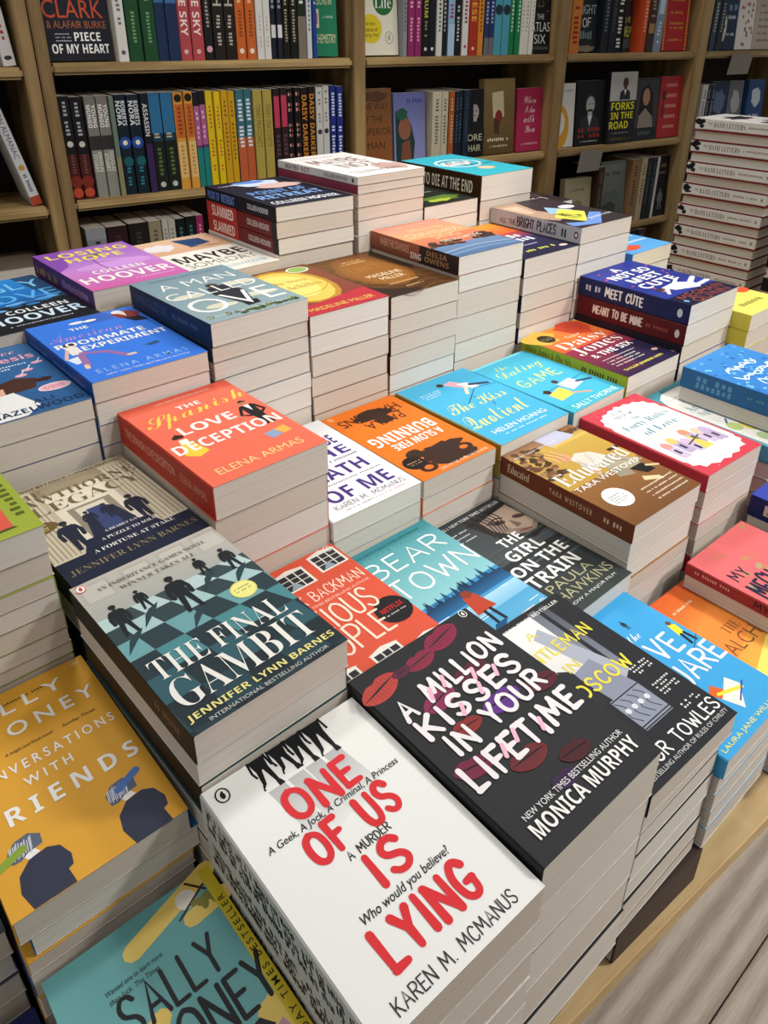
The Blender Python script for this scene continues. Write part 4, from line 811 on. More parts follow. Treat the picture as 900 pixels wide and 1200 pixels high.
# ------------------------------------------------------------------ the stacks on the table
# x, y, z of the top cover, turn, width, height | (thickness of the top book, of those below) | colours | design
G_TOP, G_LOW = 'paperbacks lying open to view on top of the stacks', 'paperbacks underneath in the table stacks'
def stack(pos, ts, typ, base, desc, short, front, spine, art=None, sart=None, turn=0, below=(), lowflip=.8, dyl=0.0, back=None, lip=0.0, jig=1.0, name='paperback_book'):
    x, y, z, th, w, h = pos; z -= .58
    t = ts[0]; zb = z-t; rg = random.Random(int(x*9173+y*377))
    a = (lambda p: art(p)) if art else None
    book(name, desc, (x, y, zb), rotz(th+turn), w, h, t-.0004, front, spine, back, a, sart, G_TOP, lip=lip)
    i = 1; under = list(ts[1:])
    while zb-base > .006:
        tt = under[i-1] if i-1 < len(under) else typ*rg.uniform(.93, 1.07)
        if zb-tt-base < typ*.55: tt = zb-base
        zb -= tt
        fc, sc, flip, sa = (front, spine, rg.random() < lowflip, None)
        if i-1 < len(below):
            bl = below[i-1]; fc, sc, flip = bl[:3]; sa = bl[3] if len(bl) > 3 else None
        dx, dy = rg.uniform(-.0006, .0006)*jig, rg.uniform(-.0012, .0012)*jig
        if i-1 < len(below) and len(below[i-1]) > 4: dx += below[i-1][4][0]; dy += below[i-1][4][1]
        book(name, f'{ORD[i]} book down in the stack under the {short}', (x+dx, y+dy+dyl, zb), rotz(th*(.8 if not dyl else .1)+rg.uniform(-.25, .25)*jig+turn+(180 if flip else 0)), w-.0008, h-.0016, tt-.0004, fc, sc, None, None, sa, f'books under the {short}')
        i += 1
B1 = .205
S = stack
DK, BR = '#1b1b1e', '#6b4030'
S((.1885, .2349, 1.0042, -.73, .125, .1823), (.034, .031, .03), .03, B1, 'white paperback with red brush lettering and black silhouettes, front of the table', 'white red-lettered book', '#efeeea', '#cfcdc8', a_white_red, s_scribble(seed=1), below=[('#efeeea', '#cfcdc8', False, s_scribble(seed=2)), ('#efeeea', '#cfcdc8', False, s_scribble(seed=3)), ('#efeeea', '#cfcdc8', False, s_scribble(seed=4)), ('#efeeea', '#cfcdc8', False, s_scribble(seed=5))])
S((.3159, .2395, 1.012, -.4, .1264, .1857), (.045, .046, .047, .043), .046, B1, 'black paperback with white hand lettering over painted lips', 'black book with painted lips', '#2b2b2d', '#1d1d1f', a_lips, st('MONICA MURPHY', W_, .6, .95))
S((.442, .2372, .9623, -1.8, .119, .1854), (.024, .026, .025, .03), .027, B1, 'black paperback with a pale figure and yellow hand-drawn title', 'black book with yellow title', '#26272b', '#1c1d20', a_moscow, lowflip=1, dyl=.004)
S((.5642, .2312, .9025, -.5, .1184, .1824), (.024, .022), .024, B1, 'sky blue paperback with tall white title and yellow-dressed figure', 'sky blue book with tall title', '#3f9fd6', '#3f9fd6', a_flat, lowflip=1, dyl=.002)
S((.73, .2137, .86, -.7, .127, .195), (.017,), .02, B1, 'orange to yellow paperback tucked under the red one', 'orange book', '#e8863c', '#d9662f', a_alch)
S((.7963, .2085, .8945, -.29, .1303, .195), (.015, .0185), .02, .281, 'salmon red paperback with navy hand lettering and leaves', 'salmon red book', '#d8696a', '#9e3638', a_mech, lambda p: (p.text('MY MECHANICAL', .42, .2, .93, .75, '#241a24', 'hand', weight=.16, seed=4), p.marks(.06, .3, .28, .6, '#e0a59c', 14, 3)), below=[('#d8696a', '#9e3638', True)])
S((.9485, .2123, .9227, .11, .127, .195), (.03,), .025, B1, 'royal blue paperback with silver spine capitals at the right edge', 'royal blue book', '#34429c', '#20275e', a_elle, st('ELLE', '#c8c6bf', .1, .45, .25, .75))
S((.0664, .4308, .9821, .13, .1129, .1841), (.022, .0205, .013), .022, RZ[2], 'mustard yellow paperback with two dark figures and white capitals', 'mustard yellow book', '#e0a63a', '#d09a34', a_conv, below=[('#2f62a6', '#2a5794', False, None, (.0065, .001)), ('#e0a63a', '#d09a34', False), ('#2f62a6', '#2f62a6', False)])
S((.069, .2299, .934, -.15, .1115, .1949), (.022,), .023, TZ+.001, 'teal paperback with black capitals and a yellow right border', 'teal book with black capitals', '#6aa8a8', '#5f9a9a', a_rooney)
S((.1884, .422, 1.0563, 1.7, .1251, .1872), (.026, .022, .026), .025, RZ[2], 'dark teal paperback with chessboard floor and walking silhouettes', 'chessboard floor book', '#2f4a50', '#201f1e', a_gambit, lambda p: p.marks(.72, .35, .92, .65, '#7a5a44', 10, 3), below=[('#2f4a50', '#201f1e', True), ('#2f4a50', '#201f1e', False)])
S((.1876, .6125, 1.0475, 2.6, .1248, .176), (.028,), .026, RZ[3], 'cream and navy paperback showing a columned hallway', 'columned hallway book', '#c3b79e', '#20263b', a_haw)
S((.3164, .4258, .9745, .4, .1253, .1841), (.025,), .025, RZ[2], 'coral red paperback with drawn white windows and round black sticker', 'coral book with windows', '#d9573f', '#c94f3a', a_anx)
S((.4442, .4205, .9477, .7, .1262, .1866), (.025,), .025, RZ[2], 'turquoise paperback of a snowy forest with thin white title', 'snowy forest book', '#57a3ad', '#3f8f98', a_bear)
S((.5709, .4175, .9235, .96, .1224, .1967), (.026,), .025, RZ[2], 'dark grey paperback with a half hidden face and white block title', 'dark grey book with face', '#34393b', '#26292b', a_train)
S((.3165, .6142, 1.092, .94, .1261, .1894), (.035, .031, .032, .023), .028, RZ[3], 'coral orange paperback with yellow script and a dressed-up couple', 'coral orange book', '#ec7158', '#b8382a', a_spanish, lambda p: (p.text('THE SPANISH LOVE DECEPTION', .08, .33, .62, .62, '#e8b09c', 'sans'), p.text('ELENA ARMAS', .68, .35, .93, .6, '#e09a84', 'sans', 'author')), below=[('#ec7158', '#b8382a', True)])
S((.4425, .6124, .9988, -.41, .1217, .1937), (.025, .021), .024, RZ[3], 'white paperback with purple block title beside the orange one', 'white purple-lettered book', '#f0f0f2', '#e8e8ea', a_death)
S((.5685, .6132, .9958, 0, .1203, .1923), (.024, .023), .024, RZ[3], 'bright orange paperback lying upside down with dark motorbike print', 'bright orange upside-down book', '#e2731f', '#d2691a', a_orange, turn=180, below=[('#d9805a', '#d2691a', True)])
S((.7021, .6115, .9964, 0, .1342, .1929), (.024,), .025, RZ[3], 'sky blue paperback with pale yellow script and a leaning woman', 'sky blue book with script', '#46abd2', '#a08a3c', a_kissq)
S((.8316, .6026, .9967, 1.14, .1211, .1826), (.024,), .025, RZ[3], 'aqua blue paperback with lime title and reclining couple', 'aqua book with lime title', '#49b3d2', '#3fa2c2', a_dating)
S((.7004, .4191, .9815, -1.16, .1312, .189), (.024, .027, .024), .024, RZ[2], 'brown photo paperback with a sitting child and round white sticker', 'brown photo book', '#9a6d3c', '#70361f', a_edu, lambda p: (p.text('Educated', .06, .25, .24, .72, '#e0cdb4', 'serif'), p.text('TARA WESTOVER', .40, .36, .72, .66, '#d0b494', 'space', 'author'), p.marks(.80, .35, .93, .65, '#d0b494', 6, 3)), below=[('#9a6d3c', '#70361f', True)])
S((.845, .4143, .985, -2.25, .1225, .187), (.024, .022), .024, RZ[2], 'red bordered white paperback with domes and teal title', 'red bordered book', '#c8404c', '#b83440', a_forty)
S((.9894, .4084, .968, -.09, .1107, .1946), (.024,), .024, RZ[2], 'teal and white paperback with yellow garden drawing', 'teal and white garden book', '#55a0b4', '#4d9db4', a_arch)
S((1.0365, .3743, 1.0207, -.32, .1343, .195), (.03,), .026, .3895, 'bright blue paperback with white swirling script and thick blue spine', 'bright blue swirl book', '#3a82c6', '#2f6a9c', a_blue, lambda p: (p.marks(.12, .2, .4, .5, '#5f9cc0', 6, 3), p.marks(.12, .55, .4, .85, '#5f9cc0', 7, 4), p.marks(.5, .4, .9, .55, '#5f9c9a', 20, 5)))
S((.9616, .6062, 1.0127, .04, .1352, .1924), (.026,), .026, RZ[3], 'orange and purple paperback with white serif title and lime spine', 'orange and purple book', '#a0383e', '#aeb02a', a_daisy, lambda p: (p.text('Daisy Jones & The Six', .05, .2, .50, .72, '#3a3a12', 'serif'), p.marks(.60, .3, .92, .65, '#4a4a18', 14, 3)))
S((1.1017, .6047, 1.0876, .25, .1428, .1954), (.031, .033, .028), .028, RZ[3], 'royal blue paperback with white title and figure in white', 'royal blue white-titled book', '#2b388e', '#1c2250', a_cute, lambda p: (p.text('MEET CUTE', .26, .28, .60, .72, W_, 'hand', weight=.2, seed=2), p.ell(.92, .5, .022, .22, '#cfd0d6'), p.marks(.07, .3, .22, .66, '#c8cce0', 5, 3)),
  below=[('#5c1a1e', '#5a1518', False, lambda p: (p.text('MEANT TO BE MINE', .16, .3, .62, .68, '#e6d8cf', 'hand', weight=.2, seed=4), p.ell(.93, .5, .02, .2, '#d8cfc6'), p.marks(.66, .4, .88, .6, '#9a4a3c', 10, 3))), ('#1f1c2a', '#1f1c2a', False, lambda p: p.ell(.93, .5, .03, .12, '#d8cfc6'))])
S((1.238, .5751, 1.0475, .21, .1267, .195), (.028,), .028, RZ[3], 'yellow paperback with navy patch right of the royal blue one', 'yellow book', '#ecdd64', '#d8c850', a_yel)
S((.168, .8091, 1.1145, .05, .1271, .1953), (.023, .027), .026, RZ[4], 'steel blue paperback with an embracing couple and pink title', 'steel blue book', '#356498', '#2d5a8c', a_hazel)
S((.2976, .8086, 1.1303, .03, .1295, .1965), (.023, .026), .026, RZ[4], 'cornflower blue paperback with purple script and stretching woman', 'cornflower blue book', '#3d7be0', '#1f4a94', a_room, lambda p: (p.marks(.08, .4, .35, .6, '#5f86c8', 16, 3), p.marks(.45, .4, .9, .6, '#5f86c8', 26, 4)), below=[('#3d7be0', '#5d6a86', True)])
S((.4311, .8064, 1.1604, 1.84, .1324, .1896), (.028, .019, .021, .026, .022), .026, RZ[4], 'grey blue paperback with clouds and a suited man mid title', 'grey blue cloudy book', '#869fa6', '#1e2f48', a_ove, lambda p: (p.text('A MAN CALLED OVE', .08, .25, .48, .68, '#4a658c', 'thin'), p.marks(.55, .35, .85, .6, '#4a658c', 14, 3)), below=[('#869fa6', '#1e2f48', False), ('#869fa6', '#1e2f48', True), ('#869fa6', '#8a7458', False)])
S((.5629, .8063, 1.1374, -.53, .1252, .1911), (.026, .026, .028, .028, .025), .027, RZ[4], 'golden paperback with a pale disc and red lower corner', 'golden disc book', '#8a5a30', '#6a3a24', a_ach)
S((.6899, .8066, 1.1344, 0, .1259, .1947), (.03, .026, .026, .028), .027, RZ[4], 'bronze brown paperback with faint round pattern and cream author name', 'bronze brown book', '#66431f', '#4a3018', a_circe)
S((.8217, .8066, 1.1655, -1.12, .1341, .1937), (.027, .025, .038, .039), .03, RZ[4], 'peach sunset paperback with marsh water and dark spine', 'peach sunset book', '#d9825c', '#8e5a44', a_craw, lambda p: (p.rect(0, 0, .58, 1, '#b06a50', '#7a4a38'), p.rect(.58, 0, 1, 1, '#3a3030', '#2a2428'), p.text('WHERE THE CRAWDADS', .12, .2, .46, .62, '#f0c8a8', 'thin'), p.text('SING', .48, .5, .60, .85, W_, 'bold'), p.text('DELIA', .66, .16, .88, .44, '#b08a60', 'bold', 'author'), p.text('OWENS', .64, .52, .90, .82, '#b08a60', 'bold', 'author')))
S((.9568, .802, 1.1385, -.77, .1307, .1931), (.03, .028), .027, RZ[4], 'navy and orange paperback with lime author line, front white pages', 'navy book with lime line', '#2a2748', '#221f3a', a_navy)
S((1.0936, .8013, 1.1653, -.69, .1378, .1945), (.027, .032, .031), .03, RZ[4], 'photo paperback of a face with yellow patch and pale spine', 'face photo book with yellow patch', '#3a3034', '#b9bcc2', a_bright, lambda p: (p.text('ALL THE', .12, .45, .30, .75, '#2c2c30', 'hand', weight=.14, seed=2), p.text('BRIGHT PLACES', .32, .2, .74, .75, '#1f1f22', 'hand', weight=.14, seed=3), p.marks(.80, .2, .86, .8, '#3a3a3e', 2, 3), p.ell(.95, .5, .022, .22, '#7a2a22'), p.ell(.95, .5, .012, .12, '#e8e6e2')))
S((.3928, 1.036, 1.1507, .67, .1342, .211), (.03,), .026, RZ[5], 'violet pink paperback with yellow title and bare twig', 'violet pink book', '#bf80cf', '#5c3a72', a_losing, lambda p: (p.marks(.05, .3, .22, .75, '#b8a44a', 6, 2), p.marks(.25, .3, .42, .75, '#9a8a5a', 5, 3), p.marks(.5, .3, .92, .7, '#b08ac0', 13, 4)))
S((.2584, 1.018, 1.1284, 2.68, .1269, .2175), (.026,), .026, RZ[5], 'electric blue and black paperback behind the cornflower blue one', 'electric blue and black book', '#2f7fc8', '#22262c', a_ugly)
S((.5251, 1.0083, 1.1489, 1.07, .1249, .2088), (.022,), .026, RZ[5], 'cream paperback with bold black title and sunbathing figure', 'cream black-titled book', '#ece6d8', '#d8d0c0', a_maybe)
S((.6588, 1.0093, 1.222, -.48, .1378, .2009), (.021, .024, .023, .024), .025, RZ[5], 'dark navy paperback with pale blue block title and feathers', 'dark navy book with blue title', '#20222f', '#191a24', a_slam, lambda p: (p.text('POINT OF', .04, .2, .22, .8, '#5f86cc', 'bold'), p.text('RETREAT', .25, .2, .44, .8, '#6f96dc', 'bold'), p.text('COLLEEN HOOVER', .62, .3, .90, .68, '#d8d8da', 'bold', 'author')),
  below=[('#7a1f1f', '#6e2422', False, lambda p: (p.rect(0, 0, .45, 1, '#b83a34'), p.text('SLAMMED', .08, .15, .40, .85, '#f0e8e0', 'bold'), p.text('COLLEEN HOOVER', .60, .3, .90, .68, '#d8ccc8', 'bold', 'author'), p.rect(.93, 0, 1, 1, '#202024'))), ('#7a1f1f', '#6e2422', False, lambda p: (p.rect(0, 0, .45, 1, '#b83a34'), p.text('SLAMMED', .08, .15, .40, .85, '#f0e8e0', 'bold'), p.text('COLLEEN HOOVER', .60, .3, .90, .68, '#d8ccc8', 'bold', 'author'), p.rect(.93, 0, 1, 1, '#202024'))), ('#e8e2da', '#d8d0c6', False)])
S((.8007, 1.0095, 1.2478, .52, .138, .208), (.013, .013, .020, .020, .023, .031), .026, RZ[5], 'slim white paperback with wine red strokes on the tallest back stack', 'slim white book at the back', '#ece6e2', '#e4dfda', a_notw, lambda p: (p.text('MAYBE NOT', .10, .2, .42, .8, '#5a4a4c', 'bold'), p.text('COLLEEN HOOVER', .60, .28, .88, .72, '#6a5a5c', 'bold', 'author'), p.marks(.93, .2, .97, .8, '#4a4044', 1, 3)), below=[('#8a4a5a', '#8e3a4e', False), ('#e0dad4', '#d8d2cc', True), ('#5a4a40', '#4e4038', True), ('#d8d0c6', '#cfc7bd', True)])
S((.935, 1.0029, 1.185, -.15, .127, .1951), (.024,), .026, RZ[5], 'black green paperback low beside the turquoise one', 'black green book', '#20251f', '#1c201b', a_grn)
S((1.0674, 1.0041, 1.2211, -.18, .1349, .2076), (.043, .034), .034, RZ[5], 'thick turquoise paperback with white oval and dark brown spine', 'thick turquoise book', '#38b4c6', '#3a2413', a_turq, st('FIRST TO DIE AT THE END', '#efe4d0', .12, .9, .25, .75))
S((1.2369, .7936, 1.0975, .2, .1269, .19), (.028,), .028, RZ[4], 'light blue paperback with red spot behind the royal blue pile', 'light blue red-spotted book', '#58a2dc', '#4a94d2', a_bluep)
S((1.207, 1.0, 1.147, 0, .127, .19), (.026,), .026, RZ[5], 'black paperback with green patch behind the face photo one', 'black book with green patch', '#2e2427', '#241c1f', a_gtop)
S((.0543, .6171, 1.1133, .8, .1267, .1856), (.025, .023, .015, .018, .019, .015, .012), .018, RZ[3], 'lime green paperback with a raised red cover panel at the left', 'lime and red book', '#9fae3e', '#8e9c34', a_redgreen, below=[('#c43a3c', '#c43a3c', False)])
S((-.058, .452, .952, 1.0, .127, .186), (.024, .02), .02, RZ[2], 'dark slate paperback at the left edge beside mustard yellow', 'dark slate book', '#434850', '#33373e', a_grey)
S((-.056, .255, .882, 0, .126, .19), (.025,), .024, TZ+.001, 'navy patterned paperback with a yellow ring at lower left', 'navy patterned book', '#282c62', '#20234e', a_navyl)
# flat books that lift the front row off the table
for i, (x, y, w, h, c, t, dth, lab) in enumerate(((.19, .258, .128, .185, '#3a2d28', .0475, 0, 'dark book lying under the stack of the white red-lettered book'), (.325, .236, .126, .187, '#5a4038', .0475, 1, 'brown black book lying under the stack of painted lips'), (.455, .2245, .13, .19, '#3a2c28', .0475, -4, 'dark photo book jutting out under the yellow-titled black stack'), (.60, .262, .126, .19, '#2a2c33', .0475, 0, 'dark book lying under the sky blue stack'), (.735, .225, .127, .19, '#4a4038', .0475, 0, 'dark book lying under the orange stack'), (.948, .225, .127, .19, '#33333a', .0475, 0, 'dark book lying under the royal blue stack'))):
    book('hardcover_book', lab, (x, y, TZ+.0006), rotz(dth+90), .158, .12, t, c, c, c, lambda p: (p.blob(.5, .3, .3, .2, '#8a6a5c', 3), p.blob(.5, .85, .4, .12, '#5c4a58', 4)), None, 'dark books that raise the front row', board=.002, lip=.002)
# tall pile of hardcovers standing free at the right: spines and fore-edges by turns
zt = .682; n = 0
while zt > TZ+.012:
    spine_to = n % 2 == 0; t = .0247
    if zt-t < TZ+.006: t = zt-TZ-.001
    zt -= t; rg = random.Random(n)
    def sa(p, n=n):
        p.rect(0, .0, .1, 1, '#d9d5d0'); p.blob(.05, .35, .05, .3, '#1d1d20', n, 9, .5); p.blob(.08, .7, .03, .2, '#2a2a2e', n+9, 8, .5); p.text('THE', .15, .32, .20, .55, '#5a5450', 'sans'); p.text('BATH LETTERS', .22, .28, .58, .72, '#4a4440', 'serif'); p.marks(.62, .38, .9, .62, '#8a8078', 16, n); p.ell(.95, .5, .015, .16, '#9a9088')
    book('hardcover_book', f'{ORD[n]} white-jacketed hardcover from the top of the tall free pile', (1.848+rg.uniform(-.001, .001), .8475+.0016*(n//2)+rg.uniform(-.001, .001), zt), rotz(0 if spine_to else 180), .135, .205, t-.0006, '#e2deda' if n == 0 else '#7a2226', '#e0dcd6' if spine_to else '#6e1f22', '#7a2226', (lambda p: (p.blob(.45, .3, .3, .14, '#26262a', 5, 16, .5), p.blob(.6, .7, .25, .1, '#8a8684', 6, 14, .4), p.blob(.2, .75, .15, .08, '#3a3a3e', 8, 12, .4))) if n == 0 else None, sa if spine_to else None, 'white hardcovers in the tall free pile', board=.003, lip=.003)
    n += 1
zt = .52; n = 0
while zt > TZ+.012:
    t = .027
    if zt-t < TZ+.006: t = zt-TZ-.001
    zt -= t
    book('hardcover_book', f'{ORD[n]} black hardcover from the top of the pile at the far right edge', (1.83, .612, zt), rotz(0 if n % 2 == 0 else 180), .132, .20, t-.0006, '#1a1a1c', '#17171a', None, None, (lambda p: (p.ell(.14, .5, .014, .16, '#c8c4be'), p.marks(.3, .35, .8, .65, '#6a6662', 14, 4))) if n % 2 == 0 else None, 'black hardcovers at the far right edge', board=.002, lip=.003)
    n += 1

# ------------------------------------------------------------------ books on the bookcase shelves
UP, LO, TH = .795, .525, .255
def head(p, u, v, s, skin, hair, coat, shirt=None):
    h = s*p.W/p.H
    p.poly([(u-s*1.7, v+h*3.2), (u-s*1.5, v+h*1.7), (u-s*.5, v+h*1.15), (u+s*.5, v+h*1.15), (u+s*1.5, v+h*1.7), (u+s*1.7, v+h*3.2)], coat)
    if shirt: p.poly([(u-s*.4, v+h*1.2), (u+s*.4, v+h*1.2), (u, v+h*2.4)], shirt)
    p.rect(u-s*.35, v+h*.6, u+s*.35, v+h*1.25, skin); p.ell(u, v-h*.12, s*.86, h*1.05, hair); p.ell(u, v+h*.1, s*.7, h*.95, skin)
    for d in (-1, 1): p.ell(u+d*s*.28, v-h*.02, s*.12, h*.07, '#1c1512', 8)
    p.rect(u-s*.28, v+h*.5, u+s*.28, v+h*.58, '#6b4038')
def shelved_front(label, u0, u1, z, h, c, art, t=.025, d=.02, lean=6, turn=0, spine=None, group=None):
    w = u1-u0; M, loc = face_out((u0+u1)/2, z, w, h, d, lean, turn)
    loc.z += .0008-min((M @ Vector((0, -h/2, q))).z+(M @ Vector((0, h/2, 0))).z for q in (0, -t))
    return book('shelved_book', label, loc-(M @ Vector((0, 0, 1)))*t, M, w, h, t, c, spine or c, None, art, None, group)
A = 'upper shelf, first bay'
def f_clark(p):
    p.rect(0, 0, 1, 1, '#1d1d2c', '#191924'); p.text('MARY HIGGINS', .06, .34, .92, .43, '#c4502c', 'sans', 'author'); p.text('CLARK', .03, .46, .93, .62, '#c4502c', 'sans', 'author'); p.text('& ALAFAIR BURKE', .06, .645, .95, .71, '#a8603c', 'sans', 'author')
    for v in (.755, .785, .815): p.marks(.16, v, .40, v+.012, '#c9c9cc', 10, int(v*1000))
    p.text('PIECE', .44, .745, .84, .825, W_, 'bold'); p.text('OF MY HEART', .08, .85, .95, .935, W_, 'bold')
shelved_front('black face-out hardcover with orange author name on upper left shelf', .377, .507, UP, .205, '#1d1d2c', f_clark, .024, .03, 5)
spine_row(A, 'spines on the upper shelf of the first bay', UP, [
 (.513, .535, '#d8d5ce', 'white novel', sp(('m', .1, .3, .7, .7, '#6b6b70', 16), ('e', .92, .5, .02, '#5a5a5e'))),
 (.537, .567, '#1f4a2c', 'dark green book', sp(('m', .1, .35, .5, .65, '#6f9a6a', 12), ('m', .55, .35, .85, .65, '#6f9a6a', 10))), (.568, .598, '#1f4a2c', 'dark green book', sp(('m', .1, .35, .5, .65, '#6f9a6a', 12), ('m', .55, .35, .85, .65, '#6f9a6a', 10))),
 (.599, .621, '#2f4f7c', 'blue book', sp(('r', 0, 0, .5, 1, '#3f6a9c'), ('m', .08, .3, .45, .7, '#a8bcd0', 12), ('r', .5, 0, 1, 1, '#1f2f50'))), (.622, .646, '#2f4f7c', 'blue book', sp(('r', 0, 0, .5, 1, '#3f6a9c'), ('m', .08, .3, .45, .7, '#a8bcd0', 12), ('r', .5, 0, 1, 1, '#1f2f50'))),
 (.647, .674, '#b0484c', 'coral red book', sp(('t', 'S OF THE SKY', .02, .2, .78, .8, '#f0dcd4'), ('e', .92, .5, .022, '#e0b4ac'))), (.675, .703, '#b0484c', 'coral red book', sp(('t', 'S OF THE SKY', .02, .2, .78, .8, '#f0dcd4'), ('e', .92, .5, .022, '#e0b4ac'))),
 (.704, .724, '#1c1a1c', 'black book with pink mark', sp(('e', .2, .5, .05, '#7a3a3a'), ('m', .35, .3, .75, .7, '#a89a94', 12), ('e', .90, .5, .03, '#d0a0a8'))),
 (.725, .752, '#241c18', 'dark brown book', sp(('t', 'SMITH', .12, .12, .52, .88, '#b4aca0'), ('m', .6, .3, .88, .7, '#b4aca0', 9))), (.753, .779, '#241c18', 'dark brown book', sp(('t', 'SMITH', .12, .12, .52, .88, '#b4aca0'), ('m', .6, .3, .88, .7, '#b4aca0', 9))),
 (.780, .803, '#c4622a', 'orange book', sp(('m', .05, .25, .5, .75, '#e8b890', 12), ('m', .55, .3, .8, .7, '#8a4018', 8), ('e', .92, .5, .025, '#f0dcc8'))), (.804, .827, '#c4622a', 'orange book', sp(('m', .05, .25, .5, .75, '#e8b890', 12), ('m', .55, .3, .8, .7, '#8a4018', 8), ('e', .92, .5, .025, '#f0dcc8'))),
 (.828, .846, '#d6d2cc', 'off-white book with red dot', sp(('e', .4, .5, .025, '#a83a3a'), ('m', .6, .35, .9, .65, '#b4b0a8', 8))), (.847, .865, '#d6d2cc', 'off-white book with red dot', sp(('e', .4, .5, .025, '#a83a3a'), ('m', .6, .35, .9, .65, '#b4b0a8', 8))),
 (.866, .879, '#1e2230', 'navy book with white band', sp(('m', .1, .2, .55, .8, '#8a8f9c', 9), ('r', .68, .05, .80, .95, '#d8d8d8'))), (.880, .893, '#1e2230', 'navy book with white band', sp(('m', .1, .2, .55, .8, '#8a8f9c', 9), ('r', .68, .05, .80, .95, '#d8d8d8'))),
 (.894, .912, '#171717', 'black book', sp(('m', .1, .2, .35, .8, '#c8c4b8', 6), ('m', .45, .3, .85, .7, '#a89c7c', 14))), (.913, .934, '#171717', 'black book', sp(('m', .1, .2, .35, .8, '#c8c4b8', 6), ('m', .45, .3, .85, .7, '#a89c7c', 14))),
 (.935, .957, '#232a24', 'dark mottled book', sp(('r', 0, 0, .3, 1, '#3f6a54'), ('m', .1, .2, .5, .8, '#d8d8d0', 9), ('r', .6, 0, 1, 1, '#7c6f64'))),
 (.958, .972, '#c8ccd0', 'pale grey book', sp(('m', .1, .3, .8, .7, '#5a6a80', 16))), (.973, .984, '#26408a', 'thin blue book', sp(('m', .1, .3, .5, .7, '#c0c8dc', 10)))], .222)
shelved_front('green and yellow face-out novel at the end of the first bay', .985, 1.046, UP, .222, '#1f7a56', lambda p: (p.rect(0, 0, 1, .36, '#c89a2c'), p.blob(.3, .2, .2, .1, '#3a3020', 3), p.text('LESSONS IN', .06, .42, .80, .50, '#d8d4a8', 'sans'), p.rect(.0, .54, .28, .72, '#d8d0b4'), p.rect(.05, .58, .22, .68, '#a8503c'), p.marks(.45, .6, .85, .63, '#a8c8b4', 8, 2), p.text('CHEMISTRY', .08, .78, .94, .87, '#d8d4a8', 'sans')), .03, .03, 4, -14)
A = 'upper shelf, second bay'
def f_food(p):
    p.rect(0, 0, 1, 1, '#e0dbc8'); p.cir(.26, .18, .31, '#b8302c'); p.cir(.63, .40, .27, '#2a6a34'); p.cir(.27, .70, .30, '#d8c22c'); p.text('Food', .02, .12, .48, .24, W_, 'serif'); p.text('for', .42, .24, .54, .30, W_, 'serif'); p.text('Life', .40, .34, .84, .47, W_, 'serif')
    p.text('The New', .10, .62, .40, .66, '#4a4418', 'slant', 'blurb'); p.text('Science of', .08, .68, .46, .73, '#4a4418', 'slant', 'blurb'); p.text('Eating Well', .08, .75, .48, .80, '#4a4418', 'slant', 'blurb'); oval_mark(p, .76, .80, '#a8a494', r=.1)
shelved_front('cream face-out book with red, green and yellow discs', 1.118, 1.229, UP, .20, '#e0dbc8', f_food, .03, .03, 5)
wm = lambda c, n=14: sp(('m', .1, .3, .75, .7, c, n))
